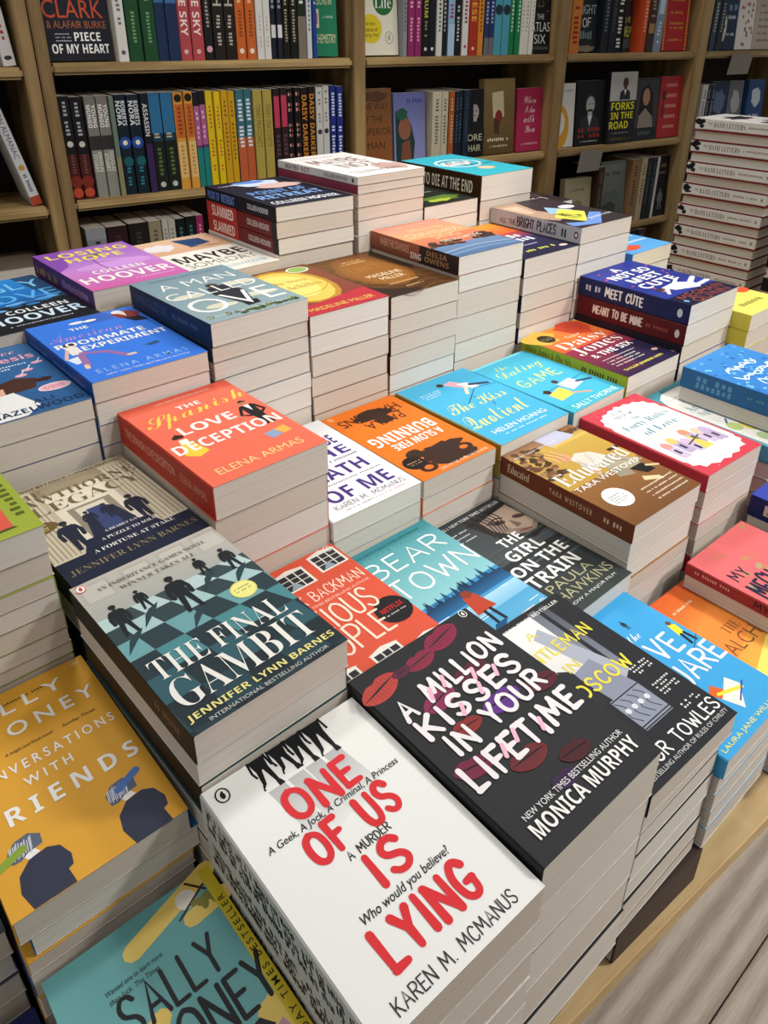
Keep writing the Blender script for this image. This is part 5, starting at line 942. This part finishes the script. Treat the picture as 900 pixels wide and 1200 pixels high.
spine_row(A, 'spines on the upper shelf of the second bay', UP, [
 (1.231, 1.244, '#8a8d92', 'grey book', wm('#4a4c50')), (1.245, 1.267, '#8e2a62', 'magenta book', sp(('m', .1, .3, .5, .7, '#d8a8c0', 10), ('m', .55, .3, .85, .7, '#d8a8c0', 8))), (1.268, 1.289, '#8e2a62', 'magenta book', sp(('m', .1, .3, .5, .7, '#d8a8c0', 10), ('m', .55, .3, .85, .7, '#d8a8c0', 8))),
 (1.290, 1.314, '#16181a', 'black book with lime title', sp(('t', 'SPECTRUM', .1, .25, .58, .75, '#b4b83a'), ('m', .62, .3, .8, .7, '#8a8c60', 5), ('e', .92, .5, .02, '#d8d8d4'))), (1.315, 1.336, '#1a1c24', 'black book', sp(('m', .12, .2, .4, .8, '#d8d8dc', 5), ('e', .92, .5, .02, '#d8d8d4'))),
 (1.337, 1.356, '#d4d2cc', 'white book', wm('#4a4a4e')), (1.357, 1.376, '#1c1e24', 'black book', wm('#a8a8a8')), (1.377, 1.399, '#8fb0d0', 'pale blue book', sp(('m', .15, .2, .6, .8, '#a83a62', 11), ('r', .65, 0, 1, 1, '#a8c4dc'))), (1.400, 1.422, '#1a1a1e', 'black book', sp(('e', .3, .5, .06, '#8a5a3a'), ('m', .45, .3, .85, .7, '#c8c4bc', 10))),
 (1.4245, 1.446, '#d8d4d0', 'white book', sp(('m', .1, .25, .7, .75, '#8a4a5c', 14), ('e', .9, .5, .02, '#b84a4a'))), (1.447, 1.476, '#a8321e', 'red book with gold title', sp(('t', 'NESE', .30, .2, .62, .8, '#e0a84a'), ('e', .92, .5, .02, '#e8c8a8'))), (1.477, 1.497, '#d0862c', 'orange book', wm('#7a3a10')),
 (1.498, 1.515, '#283462', 'indigo book', sp(('m', .1, .25, .7, .75, '#9aa4c8', 14), ('r', .8, 0, 1, 1, '#6a6870'))), (1.516, 1.534, '#283462', 'indigo book', sp(('m', .1, .25, .7, .75, '#9aa4c8', 14), ('r', .8, 0, 1, 1, '#6a6870'))),
 (1.535, 1.562, '#4a9aac', 'teal book with dark cloud', sp(('m', .06, .2, .32, .8, '#e0ecec', 7), ('e', .48, .5, .06, '#22303a'))), (1.563, 1.590, '#4a9aac', 'teal book with dark cloud', sp(('m', .06, .2, .32, .8, '#e0ecec', 7), ('e', .48, .5, .06, '#22303a'))),
 (1.591, 1.610, '#1f7a4a', 'green book', wm('#bcd8b8')), (1.611, 1.629, '#1f7a4a', 'green book', wm('#bcd8b8')), (1.630, 1.645, '#dcd8ce', 'cream book', wm('#a8a49a')), (1.646, 1.665, '#dcd8ce', 'cream book', wm('#a8a49a')), (1.666, 1.682, '#dcd8ce', 'cream book', wm('#a8a49a'))], .215)
def f_atlas(p):
    p.rect(0, 0, 1, 1, '#15161a'); p.cir(.5, .26, .26, '#3a3626'); p.cir(.5, .26, .23, '#15161a'); p.poly([(.5, .12), (.66, .36), (.34, .36)], '#5a5434'); p.poly([(.5, .17), (.61, .34), (.39, .34)], '#15161a')
    for u, v in ((.2, .1), (.8, .14), (.85, .42), (.12, .45)): p.cir(u, v, .025, '#8a7c3c')
    p.text('THE', .33, .46, .67, .53, '#d8d6cc', 'thin'); p.text('ATLAS', .06, .57, .96, .70, '#e0ded6', 'thin'); p.text('SIX', .22, .74, .78, .87, '#e0ded6', 'thin'); p.text('OLIVIE BLAKE', .08, .91, .92, .95, '#7a786c', 'sans', 'author')
shelved_front('black face-out fantasy novel with thin white title', 1.684, 1.763, UP, .185, '#15161a', f_atlas, .026, .03, 4)
A = 'upper shelf, third bay'
spine_row(A, 'spines on the upper shelf of the third bay', UP, [(1.828, 1.868, '#b8702c', 'orange tan book', sp(('m', .3, .2, .9, .8, '#8a2a1c', 10))), ], .215)
shelved_front('dark face-out novel with pale grey hand title beside orange spine', 1.870, 1.957, UP, .19, '#1c2024', lambda p: (p.text('NIGHT', .08, .34, .9, .46, '#a8b0b4', 'hand', weight=.1, seed=2), p.text('OF', .3, .52, .68, .64, '#c4c8ca', 'hand', weight=.12, seed=3), p.marks(.2, .7, .8, .82, '#6a7a80', 5, 4), p.blob(.5, .95, .45, .05, '#7a6a58', 3)), .03, .03, 4)
spine_row(A, 'dark spines on the upper shelf of the third bay', UP, [(1.96, 1.991, '#171b22', 'navy black book', wm('#5a6470')), (1.992, 2.021, '#171b22', 'navy black book', wm('#3a4450')), (2.022, 2.053, '#101012', 'black book with white print', sp(('m', .05, .15, .95, .85, '#d0ccc4', 20)))], .215)
shelved_front('black face-out thriller with lime lettering', 2.066, 2.125, UP, .20, '#1b1d1c', lambda p: (p.marks(.1, .50, .8, .60, '#9aa44a', 5, 2), p.text('HELP', .06, .66, .94, .78, '#9aa44a', 'hand', weight=.2, seed=5), p.rect(0, .82, 1, .95, '#3a4a54'), p.blob(.5, .2, .4, .1, '#4a4440', 3)), .02, .03, 3, 20)
spine_row(A, 'mixed spines on the upper shelf of the third bay', UP, [(2.14, 2.165, '#c04a24', 'orange red book', wm('#e0a890')), (2.166, 2.2, '#3a2a20', 'dark brown book', sp(('m', .05, .2, .6, .8, '#8a7c6c', 12), ('r', .62, .1, .75, .9, '#9a7a4c'))), (2.202, 2.24, '#7a8a9c', 'grey blue book', sp(('r', .3, .2, .5, .8, '#b8c4d0'), ('m', .6, .3, .9, .7, '#c8d0d8', 6)))], .215)
def f_red(p):
    p.rect(0, 0, 1, 1, '#a8242a')
    for i in range(24):
        t = i/24
        for u, v in ((.07, t+.02), (.93, t+.02)): p.cir(u, v, .035, '#c8943c', 6)
    for i, v in enumerate((.12, .26, .32, .48, .62, .68, .84)): p.marks(.25, v, .78, v+.035, '#c8943c', 10, i)
shelved_front('ornate red and gold face-out book on upper third-bay shelf', 2.262, 2.392, UP, .222, '#a8242a', f_red, .024, .03, 4)
A = 'upper shelf, fourth bay'
spine_row(A, 'spines on the upper shelf of the fourth bay', UP, [(2.495, 2.525, '#3a4650', 'slate book', wm('#a8b4bc')), (2.526, 2.556, '#2a3038', 'black slate book', wm('#8a949c'))], .215)
shelved_front('navy face-out book with a white guitar shape', 2.56, 2.655, UP, .215, '#22304c', lambda p: (p.line([(.22, 0), (.24, .5)], .14, '#d0cab8'), p.blob(.22, .68, .2, .2, '#d0cab8', 3, 16, .1), p.cir(.22, .66, .09, '#22304c'), p.rect(.42, .2, .95, .25, '#8fa4c0'), p.marks(.45, .34, .95, .44, '#7aa0d0', 5, 3), p.marks(.45, .5, .9, .56, '#c8d0dc', 6, 4), p.marks(.45, .75, .9, .8, '#c8d0dc', 6, 5)), .024, .03, 4)
shelved_front('white face-out book sprinkled with red blossoms', 2.66, 2.755, UP, .222, '#dedad4', lambda p: [p.blob(RNG.uniform(.1, .9), RNG.uniform(.06, .94), .06, .03, ('#a8584c', '#c08074', '#8a6a5c')[i % 3], i, 7) for i in range(34)], .024, .03, 4)
shelved_front('beige face-out book at the far right of the upper shelf', 2.76, 2.88, UP, .222, '#b8aca0', lambda p: [p.marks(.2, .25+.1*i, .85, .29+.1*i, '#6a5e54', 8, i) for i in range(7)], .024, .03, 4)
# lower shelf
A = 'middle shelf, first bay'
fl = sp(('r', 0, 0, .55, 1, '#16151a'), ('m', .05, .3, .38, .7, '#a8a8ac', 9), ('e', .45, .5, .03, '#c8c4bc'), ('m', .55, .3, .75, .7, '#6a4a44', 7), ('e', .82, .5, .06, '#7a2c20'), ('e', .93, .5, .05, '#b84a34'))
ym = sp(('r', 0, 0, .38, 1, '#7a7670'), ('t', 'YOUNG', .08, .08, .3, .46, '#e8e6e0'), ('t', 'MUNGO', .08, .54, .3, .92, '#e8e6e0'), ('r', .38, 0, .52, 1, '#34302e'), ('t', 'DOUGLAS', .54, .08, .74, .44, '#d8d4ca'), ('t', 'STUART', .56, .54, .74, .92, '#d8d4ca'))
st_ = sp(('t', 'NORA', .06, .52, .3, .92, '#d8dadc'), ('t', 'ROBERTS', .06, .1, .3, .48, '#d8dadc'), ('e', .47, .5, .06, '#2a4a9c'), ('e', .47, .5, .025, '#e8e4c0'), ('e', .66, .4, .05, '#1f5a62'), ('m', .72, .3, .92, .7, '#2f7a84', 6))
bl = sp(('r', 0, 0, .40, 1, '#2f6a94'), ('m', .4, .3, .46, .8, '#b8a888', 2), ('r', .48, 0, 1, 1, '#1a1f1a'), ('m', .55, .3, .85, .7, '#5a6a3a', 7), ('e', .93, .5, .03, '#b8bcb4'))
og = sp(('r', 0, 0, .1, 1, '#c8862c'), ('e', .06, .5, .04, '#1c1a16'), ('r', .12, .08, .46, .92, '#c0602c'), ('r', .5, .08, .88, .92, '#d8b478'), ('m', .15, .3, .44, .7, '#8a3a14', 7), ('m', .54, .3, .86, .7, '#b8883c', 8))
spine_row(A, 'spines on the middle shelf of the first bay', LO, [
 (.376, .398, '#4a1c18', 'black and ember red book', fl), (.399, .423, '#4a1c18', 'black and ember red book', fl), (.428, .451, '#8a8880', 'grey book with white capitals', ym), (.452, .476, '#8a8880', 'grey book with white capitals', ym), (.477, .488, '#6a7a6a', 'thin sage book', sp(('r', .6, 0, 1, 1, '#8a8460'))),
 (.489, .514, '#15222c', 'midnight book with a bright star', st_), (.515, .542, '#15222c', 'midnight book with a bright star', st_), (.543, .561, '#18161c', 'thin black book', sp(('t', 'ASSASSIN', .1, .2, .42, .8, '#d0d0d4'), ('r', .5, .1, 1, .9, '#3a2450'))),
 (.562, .588, '#1f3a4a', 'blue and black book', bl), (.589, .616, '#1f3a4a', 'blue and black book', bl), (.617, .640, '#d0963c', 'orange book with dark bird', og), (.641, .661, '#d0963c', 'orange book with dark bird', og),
 (.662, .676, '#5a3a62', 'purple and teal book', sp(('r', 0, 0, .14, 1, '#1a1a1e'), ('r', .14, 0, .55, 1, '#a85c8a'), ('r', .58, 0, 1, 1, '#1f7a74'), ('m', .2, .3, .5, .7, '#e0b8d0', 6))), (.677, .691, '#5a3a62', 'purple and teal book', sp(('r', 0, 0, .14, 1, '#1a1a1e'), ('r', .14, 0, .55, 1, '#a85c8a'), ('r', .58, 0, 1, 1, '#1f7a74'), ('m', .2, .3, .5, .7, '#e0b8d0', 6))),
 (.692, .710, '#d8b81c', 'bright yellow book', sp(('m', .15, .3, .4, .7, '#b8602c', 6), ('m', .5, .3, .85, .7, '#b8602c', 9))), (.711, .727, '#d8b81c', 'bright yellow book', sp(('m', .15, .3, .4, .7, '#b8602c', 6), ('m', .5, .3, .85, .7, '#b8602c', 9))), (.728, .745, '#c8981c', 'ochre yellow book', wm('#8a5a14')), (.746, .763, '#c8981c', 'ochre yellow book', wm('#8a5a14')),
 (.764, .785, '#3a6a74', 'teal to orange book', sp(('r', .5, 0, 1, 1, '#b85a34'), ('m', .1, .2, .62, .8, '#d8e0e4', 13))), (.786, .806, '#3a6a74', 'teal to orange book', sp(('r', .5, 0, 1, 1, '#b85a34'), ('m', .1, .2, .62, .8, '#d8e0e4', 13))),
 (.807, .831, '#a89448', 'khaki gold book', sp(('t', 'TERRY PRATCHETT', .15, .25, .62, .75, '#5a4c1c', 'thin'))), (.832, .856, '#a89448', 'khaki gold book', sp(('t', 'TERRY PRATCHETT', .15, .25, .62, .75, '#5a4c1c', 'thin'))),
 (.858, .876, '#2a1c20', 'black and pink book', sp(('r', .08, .1, .42, .9, '#b83a54'), ('m', .5, .2, .9, .8, '#5a3a44', 8))), (.877, .896, '#2a1c20', 'black and pink book', sp(('r', .08, .1, .42, .9, '#b83a54'), ('m', .5, .2, .9, .8, '#5a3a44', 8))), (.897, .914, '#1a1416', 'black book with red specks', sp(('m', .05, .2, .95, .45, '#a83a34', 16), ('m', .05, .55, .95, .8, '#b8b0a8', 16))), (.915, .932, '#1a1416', 'black book with red specks', sp(('m', .05, .2, .95, .45, '#a83a34', 16), ('m', .05, .55, .95, .8, '#b8b0a8', 16))),
 (.933, .953, '#1c1612', 'black book with amber capitals', sp(('t', 'DAISY DARKER', .08, .15, .78, .85, '#c8802c'))), (.954, .973, '#1c1612', 'black book with amber capitals', sp(('t', 'DAISY DARKER', .08, .15, .78, .85, '#c8802c'))), (.975, .994, '#c4c2bc', 'pale grey book', sp(('m', .05, .3, .45, .7, '#7a7874', 10), ('e', .5, .5, .03, '#3a3a3c'))), (.995, 1.014, '#c4c2bc', 'pale grey book', sp(('m', .05, .3, .45, .7, '#7a7874', 10), ('e', .5, .5, .03, '#3a3a3c'))),
 (1.016, 1.033, '#1f2f7c', 'royal blue book', sp(('m', .08, .2, .35, .8, '#d0d4e0', 8), ('m', .45, .2, .85, .8, '#d0d4e0', 11))), (1.034, 1.052, '#1f2f7c', 'royal blue book', sp(('m', .08, .2, .35, .8, '#d0d4e0', 8), ('m', .45, .2, .85, .8, '#d0d4e0', 11)))], .207)
def f_sup(p): p.rect(0, 0, 1, 1, '#7a5434', '#8a5228'); p.blob(.5, .1, .4, .07, '#5a3c28', 3); [p.text(t, u, v, u2, v+.09, '#2a1c14', 'thin') for t, u, u2, v in (('THE WAY', .05, .9, .18), ('OF THE', .06, .72, .34), ('SUPERIOR', .02, .98, .50), ('MAN', .22, .76, .68))]
shelved_front('brown face-out book with thin dark capitals', 1.114, 1.215, LO, .193, '#7a5434', f_sup, .024, .03, 4)
shelved_front('lilac face-out book with a painted face in profile', 1.222, 1.325, LO, .18, '#7a80b0', lambda p: (p.rect(0, 0, 1, 1, '#6a70a8', '#8a90c0'), p.marks(.42, .08, .92, .15, '#3a4a9c', 8, 3), p.poly([(.05, .25), (.30, .22), (.55, .45), (.66, .7), (.60, 1), (.05, 1)], '#1f3a38'), p.ell(.34, .5, .2, .16, '#8a5a44'), p.poly([(.25, .7), (.5, .66), (.55, .95), (.2, 1)], '#7a4a3a'), p.blob(.25, .3, .2, .08, '#2a5a4a', 4)), .024, .03, 4)
A = 'middle shelf, second bay'
spine_row(A, 'spines on the middle shelf of the second bay', LO, [(1.332, 1.364, '#c0b8a0', 'cream book', wm('#6a6454')), (1.365, 1.388, '#c0b8a0', 'cream book', wm('#6a6454')), (1.389, 1.408, '#a05a2c', 'rust brown book', wm('#d0a880')), (1.409, 1.424, '#1c2430', 'navy black book', wm('#4a5a70')), (1.425, 1.44, '#1c2430', 'navy black book', wm('#4a5a70')), (1.441, 1.462, '#1a2a3c', 'dark blue book', wm('#3a4a5c'))], .183)
shelved_front('black face-out book with a half lit grey face', 1.469, 1.533, LO, .18, '#15161a', lambda p: (head(p, .5, .32, .34, '#a8a4a0', '#222226', '#1c1c20'), p.rect(.0, .15, .42, .55, '#15161a'), p.text('ORE', .08, .66, .92, .76, '#c8c8a8', 'sans'), p.text('HAIR', .15, .82, .85, .92, '#c8c8a8', 'sans')), .024, .03, 4)
shelved_front('tan face-out novel with a pale shirt and red spot', 1.540, 1.656, LO, .205, '#9a8458', lambda p: (p.rect(0, 0, 1, 1, '#8a7448', '#5a4426'), p.poly([(.25, .18), (.62, .16), (.66, .5), (.3, .55)], '#d0c4a0'), p.ell(.48, .50, .12, .09, '#8a2a24'), p.poly([(.3, .5), (.52, .56), (.5, .74), (.34, .72)], '#4a3424'), p.marks(.12, .78, .9, .83, '#e0d8c0', 11, 6), p.marks(.2, .88, .8, .91, '#c8bca0', 14, 2)), .026, .035, 4)
shelved_front('raspberry pink face-out book with white script', 1.663, 1.762, LO, .177, '#a82a50', lambda p: (p.text('When', .25, .12, .75, .24, '#e8d4dc', 'script'), p.text('I Am', .32, .27, .72, .39, '#e8d4dc', 'script'), p.text('with', .28, .42, .70, .54, '#e8d4dc', 'script'), p.text('You', .34, .58, .74, .70, '#e8d4dc', 'script'), p.marks(.2, .86, .9, .90, '#d89ab0', 14, 2)), .022, .03, 4)
shelved_front('white face-out book with a large amber curve', 1.828, 1.902, LO, .185, '#d8d6d2', lambda p: (p.marks(.3, .1, .85, .13, '#6a7a9c', 10, 2), p.ell(.1, .68, .62, .36, '#d09a2c'), p.ell(.1, .62, .36, .2, '#d8d6d2')), .02, .03, 4)
shelved_front('black face-out biography with a moustached grey face', 1.905, 2.035, LO, .19, '#121214', lambda p: (head(p, .48, .36, .21, '#a8a6a4', '#26262a', '#2a2a2e', '#c8c8c8'), p.rect(.38, .445, .58, .475, '#1a1a1c'), p.marks(.1, .72, .9, .79, '#9a2a24', 7, 3), p.marks(.1, .82, .9, .89, '#9a2a24', 6, 5), p.marks(.2, .93, .8, .95, '#c8c8c8', 16, 2)), .024, .025, 4)
shelved_front('tall face-out book with yellow capitals and suited man', 2.04, 2.165, LO, .212, '#1c1c1e', lambda p: (p.rect(0, 0, 1, .42, '#b0aca8'), head(p, .56, .16, .12, '#4a3228', '#2a201c', '#22262e', '#d8d8dc'), p.rect(0, .40, 1, 1, '#1c1c1e'), p.text('FORKS', .08, .42, .94, .53, '#d8d01c', 'bold'), p.text('IN THE', .08, .56, .92, .66, '#d8d01c', 'bold'), p.text('ROAD', .04, .69, .76, .80, '#d8d01c', 'bold'), p.marks(.15, .85, .8, .87, '#8a8c90', 16, 2), p.marks(.1, .92, .9, .97, '#5a5220', 12, 6)), .026, .012, 4)
shelved_front('dark face-out memoir with a long-haired woman', 2.172, 2.29, LO, .19, '#2a2a2c', lambda p: (p.rect(.05, .03, .95, .97, '#3a3c40'), p.poly([(.2, .2), (.5, .08), (.75, .25), (.8, .9), (.15, .9)], '#1f1816'), p.ell(.46, .3, .15, .14, '#a87a64'), p.poly([(.2, .6), (.45, .48), (.75, .62), (.85, .85), (.15, .85)], '#8a8074'), p.rect(.05, .80, .95, .97, '#1c2224'), p.line([(.2+.06*i, .89+(.03 if i % 2 else -.03)) for i in range(10)], .025, '#5a6a74', sm=True)), .024, .02, 4)
shelved_front('red face-out book with pale script, end of the middle shelf', 2.296, 2.408, LO, .192, '#a82c30', lambda p: ([p.line([(.25+.5*i/9, .14+.17*r+(.025 if i % 2 else -.025)) for i in range(10)], .03, '#d8988c', sm=True) for r in range(5)], p.blob(.18, .3, .1, .1, '#5a2420', 3), p.blob(.15, .55, .1, .12, '#6a2a24', 4)), .03, .02, 4)
A = 'middle shelf, fourth bay'
spine_row(A, 'spines on the middle shelf of the fourth bay', LO, [(2.50, 2.528, '#c8c6c0', 'white book', wm('#5a5a5c')), (2.529, 2.556, '#1f2024', 'black book', wm('#8a8a8c')), (2.557, 2.58, '#26303c', 'slate black book', wm('#8a949c'))], .165)
shelved_front('dark blue face-out book behind the tall free pile', 2.59, 2.685, LO, .168, '#22304c', lambda p: (p.blob(.5, .4, .35, .25, '#5a7090', 3), p.marks(.2, .8, .8, .86, '#c8d0d8', 6, 2)), .024, .03, 4)
shelved_front('grey photo face-out book behind the tall free pile', 2.69, 2.775, LO, .168, '#6a6c70', lambda p: (p.blob(.5, .4, .3, .25, '#b0b0b4', 5), p.rect(0, .8, 1, 1, '#3a3c40')), .024, .03, 4)
shelved_front('blue photo face-out book at the far right middle shelf', 2.81, 2.91, LO, .168, '#2a4a7c', lambda p: (p.blob(.5, .35, .3, .22, '#c8d4e0', 7), p.marks(.2, .7, .8, .78, '#d8dce4', 7, 3)), .024, .03, 4)
def card(label, u, z, w, h, c):
    me = box_mesh('shelf_card', mat_plain('card', c, .6), -w/2, w/2, -.001, .001, 0, h); o = link('shelf_card', me); o.matrix_world = Matrix.Translation(bpos(u, .0015, z)) @ Matrix.Rotation(BA, 4, 'Z') @ Matrix.Rotation(R(8), 4, 'X'); tag(o, label, 'shelf label')
card('blank grey card hanging from the upper shelf of the fourth bay', 2.66, UP-.075, .12, .066, '#8a8478')
card('blank grey card hanging from the middle shelf of the third bay', 1.955, LO-.075, .10, .066, '#8f8b84')
# third shelf down
shelved_front('cream face-out book low in the third bay', 1.90, 2.022, TH, .165, '#b0a888', lambda p: (p.marks(.25, .2, .75, .25, '#6a6450', 8, 2), p.ell(.5, .55, .2, .12, '#8a8464'), p.marks(.3, .75, .7, .8, '#6a6450', 6, 3)), .024, .03, 4)
A = 'third shelf, third bay'
spine_row(A, 'spines on the third shelf of the third bay', TH, [(2.026, 2.056, '#3a2a22', 'dark brown book', wm('#6a5444'))], .2)
shelved_front('grey green face-out book with a misty landscape', 2.06, 2.185, TH, .205, '#6a706c', lambda p: (p.rect(.05, .04, .95, .96, '#7a827c', '#4a524c'), p.marks(.2, .15, .8, .22, '#3a423e', 7, 3), p.blob(.5, .6, .35, .15, '#5a625c', 3), p.blob(.4, .75, .3, .1, '#3a423c', 4)), .024, .025, 4)
spine_row(A, 'tan and dark spines on the third shelf of the third bay', TH, [(2.19, 2.235, '#8a6a48', 'tan book', wm('#5a4028')), (2.237, 2.267, '#b0a080', 'beige book', wm('#6a5c40')), (2.268, 2.294, '#1c2226', 'black book', wm('#4a5258')), (2.295, 2.319, '#1c2226', 'black book', wm('#4a5258')), (2.32, 2.333, '#d0d0cc', 'white book', wm('#8a8a88'))], .21)
shelved_front('black face-out book with a slim figure, third shelf', 2.336, 2.408, TH, .205, '#141416', lambda p: (p.marks(.2, .12, .8, .2, '#8a6a4a', 6, 2), p.marks(.2, .25, .8, .3, '#8a6a4a', 5, 4), p.person(.5, .9, .35, '#6a6a70')), .024, .02, 4)
A = 'third shelf, first bay'
spine_row(A, 'spines on the third shelf of the first bay', TH, [(.386, .43, '#7a7c80', 'grey book', sp(('r', 0, 0, .12, 1, '#8a8c90'), ('m', .14, .3, .3, .6, '#2a2a2e', 3))), (.432, .478, '#2a1618', 'wine black book', wm('#4a2a2a')), (.48, .524, '#1c1818', 'black book', wm('#3a3434')), (.526, .556, '#8a7c64', 'beige book', wm('#5a5040')), (.557, .572, '#b0aaa0', 'cream book', wm('#7a746a')), (.573, .591, '#b0aaa0', 'cream book', wm('#7a746a')), (.592, .614, '#14181a', 'black book', wm('#3a6a6a')), (.615, .64, '#14181a', 'black book', wm('#3a6a6a')), (.641, .66, '#8a2a54', 'raspberry book', wm('#d08aa8'))], .205)
for k in range(3):
    book('shelved_book', f'{ORD[k]} dark book from the bottom of the flat pile low in the left bookcase', bpos(.19, .10, TH-.006+.0006+k*.035), Matrix.Rotation(BA+math.pi/2, 3, 'Z'), .15, .225, .0342, ('#17151a', '#241c1c', '#15161c')[k], ('#17151a', '#241c1c', '#15161c')[k], None, None, [lambda p: p.marks(.3, .3, .9, .7, '#6a4038', 8, 2), lambda p: p.marks(.2, .3, .9, .7, '#5a6470', 16, 3), lambda p: p.marks(.2, .35, .95, .65, '#8a8c94', 18, 4)][k], 'flat pile low in the left bookcase')
book('shelved_book', 'beige thick book on top of the flat pile in the left bookcase', bpos(.19, .10, TH-.006+.0006+3*.035), Matrix.Rotation(BA-math.pi/2, 3, 'Z'), .15, .21, .04, '#8a7c68', '#8a7c68')
# left bookcase: leaning white books
def leaning(label, u, z, h, t, c, lean, sart, d=.03):
    ex, ey, ez = BN, Vector((0, 0, 1)), BU
    M = Matrix.Rotation(R(lean), 3, BN) @ Matrix((ex, ey, ez)).transposed()
    # lowest edge on the shelf
    cs = [M @ Vector((0, -h/2, q)) for q in (0, t)]; lo = min(v.z for v in cs)
    return book('shelved_book', label, bpos(u, d+.064, z+.001-lo), M, .128, h, t, c, c, None, None, sart)
leaning('white almanac leaning left in the left bookcase, red foot on its spine', .268, LO-.006, .232, .02, '#d0d0d2', -13, lambda p: (p.text('MILLION ALMANAC', .05, .25, .58, .75, '#3a4254', 'sans'), p.ell(.66, .5, .026, .3, '#c8963c'), p.marks(.72, .3, .9, .7, '#4a5060', 10, 3), p.rect(.92, 0, 1, 1, '#b04a30')))
leaning('white book leaning at the top of the left bookcase', .282, UP-.006, .21, .024, '#d4d2d0', -5, lambda p: (p.marks(.5, .3, .8, .6, '#a84a3c', 6, 2), p.ell(.93, .5, .02, .3, '#3a3a40')))
leaning('cream book upright beside the leaning almanac', .19, LO-.006, .20, .03, '#cfc6b4', -3, lambda p: (p.ell(.6, .5, .03, .3, '#a8502c'), p.marks(.2, .3, .5, .7, '#6a6454', 8, 2)))
spine_row('bottom shelf, third bay', 'spines on the bottom shelf of the third bay', .03, [(2.0, 2.04, '#22242a', 'dark book', wm('#8a8c90')), (2.041, 2.08, '#3a3634', 'brown black book', wm('#7a7068')), (2.081, 2.11, '#8a8c88', 'grey book', wm('#4a4c4a')), (2.111, 2.15, '#1c1e22', 'black book', wm('#6a6c70')), (2.151, 2.19, '#2c3a40', 'slate book', wm('#8a949a')), (2.191, 2.22, '#c0beb8', 'off-white book', wm('#6a6864')), (2.221, 2.27, '#1a1a1c', 'black book', wm('#5a5a5e')), (2.271, 2.31, '#3c3430', 'umber book', wm('#8a7c70'))], .19)
